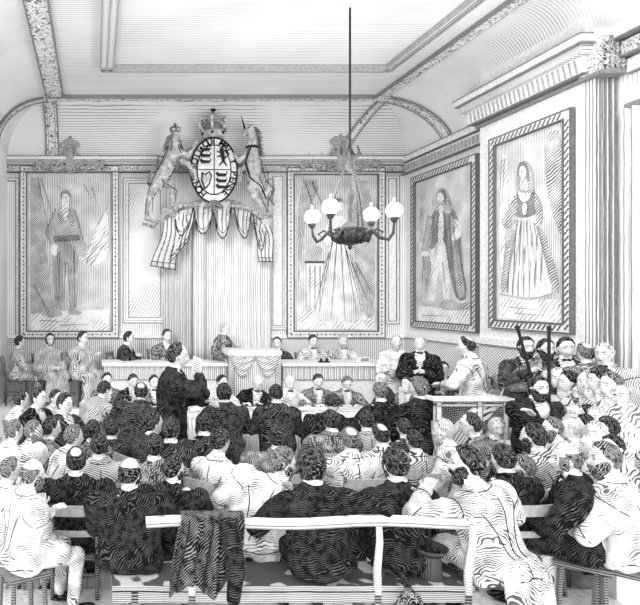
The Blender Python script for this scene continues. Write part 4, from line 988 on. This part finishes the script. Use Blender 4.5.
# counsel with their backs turned
person('stooping man in a gown bending over the left end of the counsel table', 104, 390, -50, coat='gown', Y=8.4, lean=32, hpitch=-25, arms='write', tails=True, near=0, bulk=1.2)
person('bald-crowned man bending forward, directly left of the standing speaker', 141, 392, -5, coat='dark', Y=8.0, lean=24, hair='crown', bulk=1.25, tails=True, near=1, side=10)
person('tall man in a dark frock coat standing to speak, papers in hand', 178, 356, -98, pose='stand', coat='black', legs='grey', Y=6.5, arms=((-.12,.34,1.12),(.12,.26,1.40)), hc='black', hair='receding', lean=3, near=2, bulk=1.15)
person('broad backed man with long hair at the counsel table, right of the speaker', 224, 393, 0, coat='dark', Y=7.9, hair='long', bulk=1.15, lean=12, near=1, tails=True)
person('broad backed man hunched at the counsel table before the fair haired clerk', 276, 394, -8, coat='dark', Y=7.9, hair='full', bulk=1.12, lean=18, near=1, hpitch=-10)
person('man in black bent double over the counsel table, his head down', 333, 404, -30, coat='black', Y=7.6, hair='full', bulk=1.2, lean=46, near=1, hpitch=-40)
person('heavy necked man in black with his back turned, right of the bent figure', 380, 392, 0, coat='black', Y=7.8, hair='full', hc='brown', bulk=1.05, lean=6, near=1)
person('man in a black cloak with greying curls, before the witness box', 418, 388, 18, coat='black', Y=7.5, hair='long', hc='brown', bulk=1.15, lean=4, near=1, hyaw=30)
# left of the room, looking right
person('bald man in profile at the left edge, above the rows of listeners', 22, 400, -75, coat='light', hair='receding', near=0, Y=7.4)
person('dark haired man in a black jacket with open white shirt, upper left rows', 39, 398, -120, coat='black', near=0, Y=7.2, bulk=1.1)
person('small man half hidden between two men in open jackets on the left', 56, 398, -130, coat='light', near=0, Y=8.0)
person('reclining dark haired man with a white shirt front beside a chair back', 65, 404, -125, coat='dark', near=0, Y=6.9, bulk=1.1, lean=-4)
person('pale faced man at the left edge below the bald man', 15, 431, -60, coat='white', hc='brown', near=0, Y=6.0, legs='light')
person('man with a dark face seated between the pale man and the curly haired one', 34, 432, -100, coat='light', hc='brown', near=0, Y=5.9, legs='light', beard='full', skin=MATS['painting_mid'])
person('curly haired young man in a dark collar looking right, left rows', 52, 428, -70, coat='grey', hc='black', near=1, legs='light', Y=6.05)
person('man in a pale jacket resting his chin, looking right, left rows', 74, 437, -68, coat='white', hc='brown', near=1, legs='light', Y=5.7, lean=16)
person('bald old man in white leaning back, above the bearded man in the corner', 39, 454, -55, coat='white', hair='bald', hc='grey', near=1, legs='light', Y=5.2, hpitch=8)
person('man partly cut by the left edge, face turned right', 11, 470, -70, coat='white', hc='brown', near=1, Y=4.9, legs='light')
# middle rows seen from behind
person('black haired man seen from behind, leftmost of the middle rows', 93, 431, -10, coat='grey', Y=6.1, near=1)
person('short black haired man between two taller listeners, left middle rows', 99, 446, 5, coat='stripe', Y=5.45, near=1, bulk=1.35)
person('curly headed man in a dark coat looking half right, left middle rows', 113, 429, -35, coat='dark', Y=6.3, near=1)
person('sharp nosed man in profile in a dark coat, below the bald-crowned counsel', 154, 424, -55, coat='dark', Y=6.0, near=1, hyaw=-20)
person('man with neat black hair seen from behind, at the speaker’s feet', 171, 430, -10, coat='dark', Y=5.75, near=1, hyaw=-15)
person('small black head seen from behind between the profile and the corner of the rail', 154, 447, 0, coat='grey', Y=5.3, near=1, bulk=1.2)
person('dark man leaning in close below the broad back of the long haired counsel', 204, 424, -10, coat='dark', Y=6.2, near=1, bulk=1.1)
person('young man in a white jacket looking down to the right, middle rows', 220, 442, -45, coat='white', Y=5.35, near=1, hpitch=-12, hyaw=-10)
person('man in a round shouldered grey coat, seen from behind in the centre', 277, 438, -6, coat='grey', Y=5.7, near=1, bulk=1.4, side=4)
person('crop haired man in a grey coat seen from behind below the bent figure', 331, 421, -4, coat='grey', Y=6.35, near=1, bulk=1.2)
person('balding man in a grey coat on an open backed chair, centre of the rows', 350, 440, 0, coat='light', hair='crown', hc='brown', Y=5.5, near=1, bulk=1.2, legs='light')
person('black haired man tucked behind the heavy necked counsel', 366, 421, -5, coat='stripe', Y=6.6, near=1)
person('man in a striped coat with thinning hair, right of the balding man', 380, 435, 15, coat='stripe', hair='crown', hc='black', Y=5.85, near=1, bulk=1.1)
person('low seated dark man below the black cloaked figure', 404, 428, 5, coat='dark', Y=6.5, near=1)
person('man with a round black head and checked coat, beside the pale coated listener', 414, 441, 10, coat='stripe', Y=5.9, near=1)
person('fair man in a pale coat in profile leaning left, below the witness box', 443, 431, 60, coat='white', hc='grey', beard='full', Y=5.85, near=1, bulk=1.25, legs='light')
person('balding man in profile with a checked coat bending left, before the witness box', 470, 425, 65, coat='grey', hair='receding', Y=6.05, near=1, lean=20, bulk=1.1)
person('dark bearded man seen from behind in a striped coat, right middle rows', 533, 437, 35, coat='stripe', beard='full', Y=5.35, near=1, bulk=1.15)
person('man looking up with one hand to his face beside the witness box', 497, 428, 170, coat='white', hc='grey', Y=6.4, near=1, arms='chin')
# front row on the long bench, and those beside it
person('bald bearded man in a white coat with folded arms, bottom left corner', 33, 474, -62, coat='white', hair='bald', hc='brown', beard='full', arms='cross', legs='light', Y=4.35, near=2, bulk=1.2)
person('man with a bald crown and wide dark back, between corner man and front bench', 76, 461, 0, coat='black', hair='crown', Y=4.9, near=2, bulk=1.35)
person('bald dark coated man on the left end of the front bench', 130, 473, -8, coat='black', hair='bald', hc='black', hyaw=-25, Y=4.32, near=2, bulk=1.35, lean=3, beard='whiskers')
person('dark bearded man in profile behind the coat hung on the rail', 174, 469, -15, coat='black', beard='full', hyaw=-45, Y=4.65, near=2, bulk=1.25)
person('bearded man in a white coat leaning right on the front bench', 283, 463, -20, coat='white', hc='brown', beard='full', hyaw=-60, hpitch=-10, Y=4.55, near=2, bulk=1.3, side=26, lean=12, legs='dark')
person('long haired man in black with his elbow over the rail, centre of the front bench', 311, 466, 0, coat='black', hair='long', Y=4.2, near=2, bulk=1.14, arms=((-.2,.3,.80),(.34,.02,.84)), side=-3)
person('man in black with high white collar on the front bench above the top hat', 395, 465, 0, coat='black', hair='full', hyaw=8, beard='whiskers', Y=4.3, near=2, bulk=1.08)
person('dark bearded man in a light grey coat leaning his arm along the rail', 466, 464, 22, coat='light', hair='full', beard='full', hyaw=38, Y=4.15, near=2, bulk=1.15, tails=True, arms=((-.34,.26,.99),(.22,.36,.74)), side=-9, lean=12, legs='dark')
person('black haired man seen from behind between the grey coat and the bald listener', 503, 459, 8, coat='black', Y=4.7, near=2, bulk=1.15)
person('bearded man in a striped coat looking left, behind the bald listener', 523, 468, 55, coat='stripe', beard='full', hc='brown', Y=4.95, near=2)
person('bald man in a tight dark coat in profile looking left, right foreground', 566, 459, 52, coat='black', hair='bald', hc='brown', hyaw=18, Y=4.45, near=2, bulk=1.35, beard='whiskers')
person('bearded man in a white double breasted coat at the right edge, looking left', 604, 459, 48, hyaw=26, coat='white', hc='brown', beard='full', Y=4.35, near=2, bulk=1.3, legs='light')
# the witness, officers and others standing on the right
person('witness in a pale coat standing in the box with his back turned', 466, 346, 38, pose='stand', coat='white', z0=.20, Y=7.75, hair='crown', hc='black', hyaw=15, arms=((-.28,.30,1.08),(.26,.30,1.06)), near=1, bulk=1.15, legs='light', side=-4)
person('bearded officer holding a slanting staff, leftmost of the standing officers', 526, 347, 172, pose='stand', coat='dark', z0=.28, Y=7.2, beard='full', arms=((-.1,.22,1.06),(.10,.30,1.28)), near=1)
person('bearded officer behind the upright staff', 546, 349, 176, pose='stand', coat='grey', z0=.28, Y=7.08, beard='full', arms=((.02,.26,1.2),(.2,.22,1.1)), near=1)
person('clean shaven officer in a black coat, rightmost of the three against the wall', 566, 348, 160, pose='stand', coat='dark', z0=.28, Y=6.95, near=1)
person('round backed man seen from behind, standing under the pilaster', 585, 353, 6, pose='stand', coat='grey', z0=.28, Y=6.85, hair='crown', hc='brown', near=1, bulk=1.3)
person('man in an open pale coat standing against the right wall', 604, 354, 120, pose='stand', coat='gown', z0=.28, Y=6.6, hc='grey', near=1, bulk=1.1, arms=((-.1,.2,1.0),(.42,.1,.95)))
person('bearded man in a black coat standing with folded arms at the head of the public', 539, 388, 178, pose='stand', coat='black', Y=6.1, arms='cross', near=1, beard='full', bulk=1.15)
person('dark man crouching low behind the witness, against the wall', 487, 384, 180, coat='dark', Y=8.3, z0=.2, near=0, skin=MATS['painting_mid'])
person('dark faced man behind the witness box, next to the crouching one', 499, 383, 185, coat='dark', Y=7.9, z0=.2, near=0, skin=MATS['painting_mid'])
# ------------------------------------------------ the public, tier upon tier on the right
protos = []
def listener(hc, coat, hair, beard, hy_, arms='lap'):
    r = person('x', 560, 400, 0, s=.80, z0=.28, coat=coat, legs='light', hc=hc, hair=hair, beard=beard, hyaw=hy_, near=0, arms=arms)
    info = PEOPLE.pop(); r.location = (0,0,0); r.rotation_euler = (0,0,0); r.scale = (1,1,1); return r
KINDS = [('brown','white','full',None,'clean shaven'), ('brown','light','full','full','bearded'), ('grey','white','bald',None,'bald'), ('black','light','full','moustache','moustached'), ('grey','stripe','receding','full','whiskered'), ('black','white','long',None,'long haired')]
protos = [listener(k[0], k[1], k[2], k[3], d) for k, d in zip(KINDS, (0, 12, -10, 0, 15, -5))]
used_ = [False]*6
rows = [('back', 383, [501,513,523,552,563,575,592,604,617], .74), ('second', 393, [508,520,558,570,582,595,607,618], .74),
        ('third', 404, [516,566,578,590,602,615], .76), ('fourth', 416, [560,573,586,599,612], .80), ('fifth', 430, [556,570,584,597,611], .80), ('front', 444, [590,612], .80)]
ORD = ['leftmost', 'second from left', 'third from left', 'fourth from left', 'fifth from left', 'sixth from left', 'seventh from left', 'eighth from left', 'rightmost']
cnt = 0
for rn, hy, xs, s_ in rows:
    for i, hx in enumerate(xs):
        hx += random.uniform(-3, 3); y_ = hy+random.uniform(-5.5, 4); k = (cnt*5+i*2+len(rn)) % 6; cnt += 1
        z0 = .28; zt = s_*1.17; Y = F*(CH-z0-zt)/(y_-CY)
        X = (hx-CX)/F*Y
        lim = 5.30 if Y > 6.8 else 5.6
        if X > lim: Y *= lim/X
        if used_[k]: r = copy_tree(protos[k])
        else: r = protos[k]; used_[k] = True
        ya = radians(random.choice([60, 75, 95, 110, 130, 160]) if rn in ('back', 'second') else random.choice([50, 65, 80, 100]))
        hl = 1.17; off = Matrix.Rotation(ya, 3, 'Z') @ V((0, .09*s_, 0)); hp = at(hx, y_, Y)
        s2 = max(.66, (hp.z-z0)/hl); r.scale = (s2,)*3; r.rotation_euler = (0, 0, ya); r.location = (hp.x-off.x, Y-off.y, z0)
        coatw = {'white': 'white', 'light': 'light', 'stripe': 'striped'}[KINDS[k][1]]
        where = ORD[i] if i < len(xs)-1 else 'rightmost'
        r['label'] = '%s listener in a %s coat, %s, %s row of the public' % (KINDS[k][4], coatw, where, rn); r['group'] = 'the public seated on the right'
        PEOPLE.append(dict(root=r, Y=Y, s=s2, seat='bench', label=r['label'], loc=tuple(r.location), yw=ya, z0=z0, public=(rn, i)))
# ================================================================== seats
def chair_proto():
    t = thing('wooden_chair', 'x', 'chair')
    MB().box((-.20,-.20,.415),(.20,.22,.445)).build('seat', WOOD, t)
    for x, y in ((-.18,.19),(.18,.19)): MB().bar((x,y,0),(x,y,.415),.035,.035).build('leg', WOOD, t)
    for x in (-.18,.18): MB().tube([(x,-.22,0),(x,-.19,.42),(x,-.225,.70),(x*1.05,-.27,.92)], .018, 6).build('leg', WOOD, t, True)
    MB().grid(lambda u, v: V((-.2+.4*u, -.275-.025*sin(pi*u), .83+.09*v)), 10, 2, 0, .018, (0,1,0)).build('top_rail', MID, t)
    MB().grid(lambda u, v: V((-.18+.36*u, -.235-.02*sin(pi*u), .64+.05*v)), 10, 1, 0, .016, (0,1,0)).build('middle_rail', MID, t)
    m = MB(); m.bar((-.18,-.2,.2),(-.18,.19,.2),.02,.02); m.bar((.18,-.2,.2),(.18,.19,.2),.02,.02); m.bar((-.18,0,.2),(.18,0,.2),.02,.02); m.build('stretcher', WOOD, t)
    return t
CP = None
for P in PEOPLE:
    if P['seat'] != 'chair': continue
    front = P['Y'] < 4.7 and P['loc'][0] > -.05 and P['loc'][0] < 2.95
    if P['Y'] > 7.4 and P['Y'] < 8.6 and abs(P['yw']) < 1.2: P['nearstool'] = 1; continue
    if P['Y'] < 4.7 and not front: P['nearstool'] = 1; continue
    P['front'] = front
    if front: continue
    if CP is None: CP = chair_proto(); r = CP
    else: r = copy_tree(CP)
    s = P['s']; r.scale = (s*1.05, s, s*.985); r.rotation_euler = (0, 0, P['yw']); r.location = P['loc']
    lb = P['label'].split(',')[0]; wds = ('chair seating the '+lb).split()[:16]
    r['label'] = ' '.join(wds)
SP = None
for P in PEOPLE:
    if 'public' not in P and 'nearstool' not in P: continue
    if SP is None:
        SP = r = thing('stool', 'x', 'stool'); MB().box((-.19,-.16,.41),(.19,.18,.445)).build('seat', WOOD, r)
        for x, y in ((-.16,-.13),(.16,-.13),(-.16,.15),(.16,.15)): MB().bar((x,y,0),(x*.9,y*.9,.41),.03,.03).build('leg', WOOD, r)
    else: r = copy_tree(SP)
    r.location = P['loc']; r.rotation_euler = (0,0,P['yw']); s = P['s']; r.scale = (s,s,s*.97)
    if 'nearstool' in P: r['label'] = ' '.join(('stool under the '+P['label'].split(',')[0]).split()[:16]); continue
    r['label'] = 'plain stool under the '+P['label'].split(', ', 1)[1].replace(', ', ' listener, ')
# ================================================================== counsel table
xa, xb = at(98,0,9).x, at(420,0,9).x
t = thing('long_table', 'long counsel table strewn with papers, between the clerks and the counsel', 'table', ((xa+xb)/2, 8.85, 0)); h = (xb-xa)/2
MB().box((-h,-.38,.70),(h,.34,.735)).build('table_top', WHITE, t)
m = MB(); m.grid(lambda u, v: V((-h+2*h*u, -.385-.015*sin(u*130), .73-.55*v)), 200, 2, 0, .012, (0,1,0)); m.build('table_cloth', CLOTHW, t, True)
for x in (-h+.1, 0, h-.1):
    for y in (-.3, .28): MB().tube([(x,y,0),(x,y,.2),(x,y,.70)], [.03,.04,.03], 8).build('leg', WOODL, t)
random.seed(3); SCR = mat('written_paper', .95, .15, .022, (0, 0, radians(90)), .35, wob=2)
k = 0; px = 106
while px < 415:
    q = at(px, 400, 8.72+.25*random.random()); s = random.uniform(.10, .16); a = random.uniform(-.6, .6)
    o = MB().box((-s,-s*.7,0),(s,s*.7,.006)).box((-s*.8,-s*.5,.006),(s*.8,s*.5,.007),1).build('sheet_of_paper', [PAPER, mat('handwriting_strokes', .93, .15, .028, (pi/2,0,0), .4, wob=1)], None)
    o.location = (q.x, q.y, .7355+.0075*(k % 3)); o.rotation_euler = (0,0,a); tag(o, 'loose written sheet of paper lying on the long counsel table', 'paper', 'papers on the counsel table'); k += 1; px += random.uniform(7, 12)
for px, lb in ((196, 'folded brief propped on the counsel table just right of the standing speaker'), (302, 'folded brief on the counsel table left of the bent figure')):
    q = at(px, 400, 8.8); o = MB().box((-.09,-.05,0),(.09,.05,.035)).box((-.092,-.01,.0),(-.03,.01,.037),1).build('folded_brief', [PAPER, GREY], None); o.location = (q.x, q.y, .76); tag(o, lb, 'papers')
# papers in the speaker's hands
q = at(197, 366, 6.30); o = MB().box((-.055,-.004,-.10),(.055,.004,.10)).box((-.04,-.005,-.08),(.04,-.0042,.08),1).build('held_papers', [PAPER, SCR], None); o.location = q; o.rotation_euler = (.3, .3, -.7); tag(o, 'open sheaf of papers held up by the standing speaker', 'papers')
# ================================================================== witness box
YW = 7.15; x0 = at(437,0,YW).x; x1 = at(509,0,YW).x; zt = at(0,398,YW).z; zb = .28
t = thing('witness_box', 'railed wooden witness box with open framed front, below the witness', 'witness box', ((x0+x1)/2, YW+.05, .20)); h = (x1-x0)/2; H = zt-.20
xm = at(478,0,YW).x-(x0+x1)/2
MB().box((-h-.05,-.08,H-.035),(h+.05,.10,H)).box((-h-.05,-.085,H-.045),(h+.05,-.07,H-.033),1).build('top_rail', [WHITE, GREY], t)
for x in (-h, xm, h-.06): MB().box((x,-.04,.08),(x+.06,.03,H-.035)).box((x-.006,-.045,.08),(x+.004,-.03,H-.04),1).box((x+.056,-.045,.08),(x+.066,-.03,H-.04),1).build('post', [WHITE, GREY], t)
MB().box((-h,-.045,H-.10),(h,.03,H-.075)).box((-h,-.05,H-.105),(h,-.03,H-.098),1).build('middle_rail', [WOODL, GREY], t)
MB().box((-h,-.03,.08),(h,.03,.24)).build('kick_board', WOODL, t)
MB().box((-h+.06,.0,H-.38),(xm,.012,H-.10)).build('front_panel', mat('box_panel_dark', .5, .04, .022, (.6,.3,0), .55, True, wob=2, warp=.05), t)
MB().box((-h+.06,.0,.24),(xm,.012,H-.38)).build('lower_panel', mat('box_panel_light', .88, .15, .03, (.6,.9,0), .28, wob=2, warp=.05), t)
MB().box((xm+.06,.0,.24),(h-.06,.012,H-.10)).build('lower_panel', mat('box_panel_scribble', .93, .08, .05, (.9,.4,0), .24, wob=4, warp=.12, patch=.8, pscale=7), t)
MB().bar((-h+.08,-.03,.50),(xm-.02,-.03,H-.13),.05,.05,0,V((0,1,0))).bar((xm+.08,-.03,.62),(h-.09,-.03,H-.15),.055,.05,1,V((0,1,0))).build('slanting_brace', [WHITE, WOOD], t)
for x in (-h, h-.05):
    m = MB(); m.box((x,.03,H-.045),(x+.05,.85,H-.005)); m.box((x+.01,.03,.08),(x+.04,.85,H-.30),1); m.box((x,.80,.08),(x+.05,.85,H-.04)); m.build('side_panel', [WHITE, WOODL], t)
# staffs of the officers
def staff(label, p, q, r=.017):
    d = V(q)-V(p); m = MB(); m.tube([(0,0,0), d*.97, d*.972, d], [r, r, r*1.5, r*1.3], 8); o = m.build('staff', INK, None); o.location = p; tag(o, label, 'staff')
a = at(530, 372, 6.90); b = at(517, 326, 6.90); staff('slanting black staff held by the leftmost officer', a+(a-b)*.9, b)
a = at(549, 326, 6.80); staff('upright black staff held before the second officer', (a.x, 6.80, .285), a)
# ================================================================== front bench
st('floor', MB().box((XL, 3.2, 0), (4.0, 4.78, .08)), plain('footboard_paint', .92))
YR = 3.84; YS = 4.0
t = thing('long_bench', 'long wooden bench with a rounded back rail across the foreground', 'bench', (at(300,0,YS).x, YS, .08))
bx = at(300,0,YS).x; ra, rb = at(146,522,YR), at(466,522,YR)
m = MB(); pts = [V((ra.x+(rb.x-ra.x)*k/12-bx, YR-YS, ra.z-.08+.012*sin(k*.9))) for k in range(13)]
m.tube(pts, .034, 12, 0); m.tube([p+V((0,-.034,-.004)) for p in pts], .004, 5, 1); m.tube([p+V((0,-.022,-.028)) for p in pts], .004, 5, 1); m.build('back_rail', [mat('rail_wood', .80, .30, .010, (0,0,0), .2, wob=1.5), GREY], t, True)
sa, sb = at(112,0,YS).x, at(472,0,YS).x
MB().box((sa-bx,-.03,.375),(sb-bx,.34,.415)).box((sa-bx,-.032,.373),(sb-bx,-.028,.380),1).build('seat_plank', [mat('bench_wood', .62, .10, .012, (0,0,0), .42, wob=1.5), INK], t)
MB().box((sa-bx,-.02,.30),(sb-bx,.02,.375)).build('apron', MATS['bench_wood'], t)
for px in (130, 187, 372, 462):
    x = at(px,0,YS).x-bx
    if px in (187, 372, 462): MB().tube([(x-.02,YR-YS+.02,ra.z-.11),(x-.01,YR-YS+.03,.75),(x+.02,-.03,.52),(x+.03,-.02,.36)], [.02,.022,.026,.028], 8).build('back_upright', WOODL, t, True)
    for y in (.0,.30): MB().bar((x+.03,y,0),(x+.03,y,.375),.045,.045).build('leg', WOOD, t)
# coat thrown over the rail
def drape(label, pa, pb, ydrop, ydropb, mt, seed, name='draped_coat', parts=True):
    a, b = at(pa,522,YR), at(pb,522,YR); w_ = b.x-a.x; z0 = a.z+.045
    t = thing(name, label, 'coat', ((a.x+b.x)/2, YR, a.z))
    lf = (ydrop-522)/F*YR; lb = (ydropb-522)/F*YR
    def fn(u, v):
        L = lf+lb+.10; d = v*L-lf                         # along the cloth, over the rail
        fold = .030*sin(u*17+seed+d*3)+.014*sin(u*41+d*6)
        x = -w_/2+w_*u+.03*sin(d*6+seed)
        lfu = .03*sin(u*11+seed)
        if d < 0: return V((x*(1+.10*min(1, -d*3)), -.045+fold*min(1, -d*6)-.01, .035+d*(1+lfu*3)))
        if d < .10: k = d/.10*pi; return V((x, -.045*cos(k)-.0, .035+.022*sin(k)))
        return V((x, .048+fold*.3*min(1, (d-.1)*5), .035-(d-.10)))
    m = MB(); m.grid(fn, 44, 40, 0, .014, (0,-.3,.95)); m.build('cloth', mt, t, True)
    m = MB()
    for u in (.12, .5, .88): m.tube([fn(u, k/30)+V((0,-.018,0)) for k in range(0, 16)], .006, 5)
    m.build('seam', INK, t, True)
    m = MB(); m.cap((w_*.30,-.09,.0),(w_*.42,-.10,-.24),.062,.055,12); m.cap((w_*.42,-.10,-.24),(w_*.36,-.11,-.44),.055,.042,12); m.build('sleeve', cloth('black', 2), t, True)
drape('dark rumpled coat thrown over the bench rail, one sleeve hanging', 176, 238, 592, 575, mat('curly_black_cloth', .26, .008, .012, (.7,.5,0), .66, False, 3, 1.0, 22, warp=.10), 1.2)
# top hat upside down on the bench
q = at(428, 0, 4.12); o = thing('top_hat', 'black silk top hat standing brim upwards on the front bench', 'hat', (q.x, 4.10, .4965))
o.location = (q.x, 4.10, .497)
SILK = mat('silk_strokes', .25, .01, .007, VERT, .7, wob=1, patch=.3, warp=.01)
m = MB(); P = [(.001,0),(.075,.0),(.078,.01),(.070,.07),(.068,.15),(.072,.185),(.066,.185),(.062,.15),(.064,.02),(.001,.015)]
n = 28; vs = [V((r*cos(2*pi*j/n), r*1.15*sin(2*pi*j/n), z)) for r, z in P for j in range(n)]; m.add(vs, [(i*n+j, i*n+(j+1)%n, (i+1)*n+(j+1)%n, (i+1)*n+j) for i in range(len(P)-1) for j in range(n)]); m.build('crown', SILK, o, True)
m = MB(); P = [(.068,.180),(.098,.188),(.108,.203),(.112,.207),(.106,.196),(.098,.180),(.070,.172)]
vs = [V((r*cos(2*pi*j/n), r*1.12*sin(2*pi*j/n), z)) for r, z in P for j in range(n)]; m.add(vs, [(i*n+j, i*n+(j+1)%n, (i+1)*n+(j+1)%n, (i+1)*n+j) for i in range(len(P)-1) for j in range(n)]); m.build('brim', SILK, o, True)
m = MB(); m.tube([V((cos(2*pi*j/n)*.0715, sin(2*pi*j/n)*.082, .160)) for j in range(n)], .006, 6, 0, closed=True); m.build('hat_band', INK, o, True)

# little bundle on a strap, hanging over the edge of the bench by the hat
q = at(404, 0, 3.93); o = thing('tasselled_strap', 'dark doubled strap ending in a ragged tassel, hanging off the bench left of the hat', 'strap', (q.x, 3.93, .50))
m = MB(); m.tube([(-.10,.10,.17),(-.04,.07,.12),(.02,.0,.05),(.03,-.02,.0)], .013, 7); m.tube([(-.15,.09,.10),(-.06,.06,.08),(.0,.0,.03),(.02,-.02,-.01)], .011, 7); m.build('strap', cloth('black', 2), o, True)
m = MB(); m.ell((.02,-.03,-.015), (.035,.03,.035), 10, 8)
for k in range(34):
    a = k*2.4; r = .03+.02*(k % 3); m.tube([(.02,-.03,-.01), (.02+cos(a)*r, -.035+sin(a)*.02, -.04), (.015+cos(a)*r*1.5, -.04+sin(a)*.03, -.10-.01*(k % 4))], [.008,.006,.003], 5)
m.build('tassel', HAIRS['brown'], o, True)
for o in C.q: S.collection.objects.link(o)
bpy.data.objects.remove(_tmp)
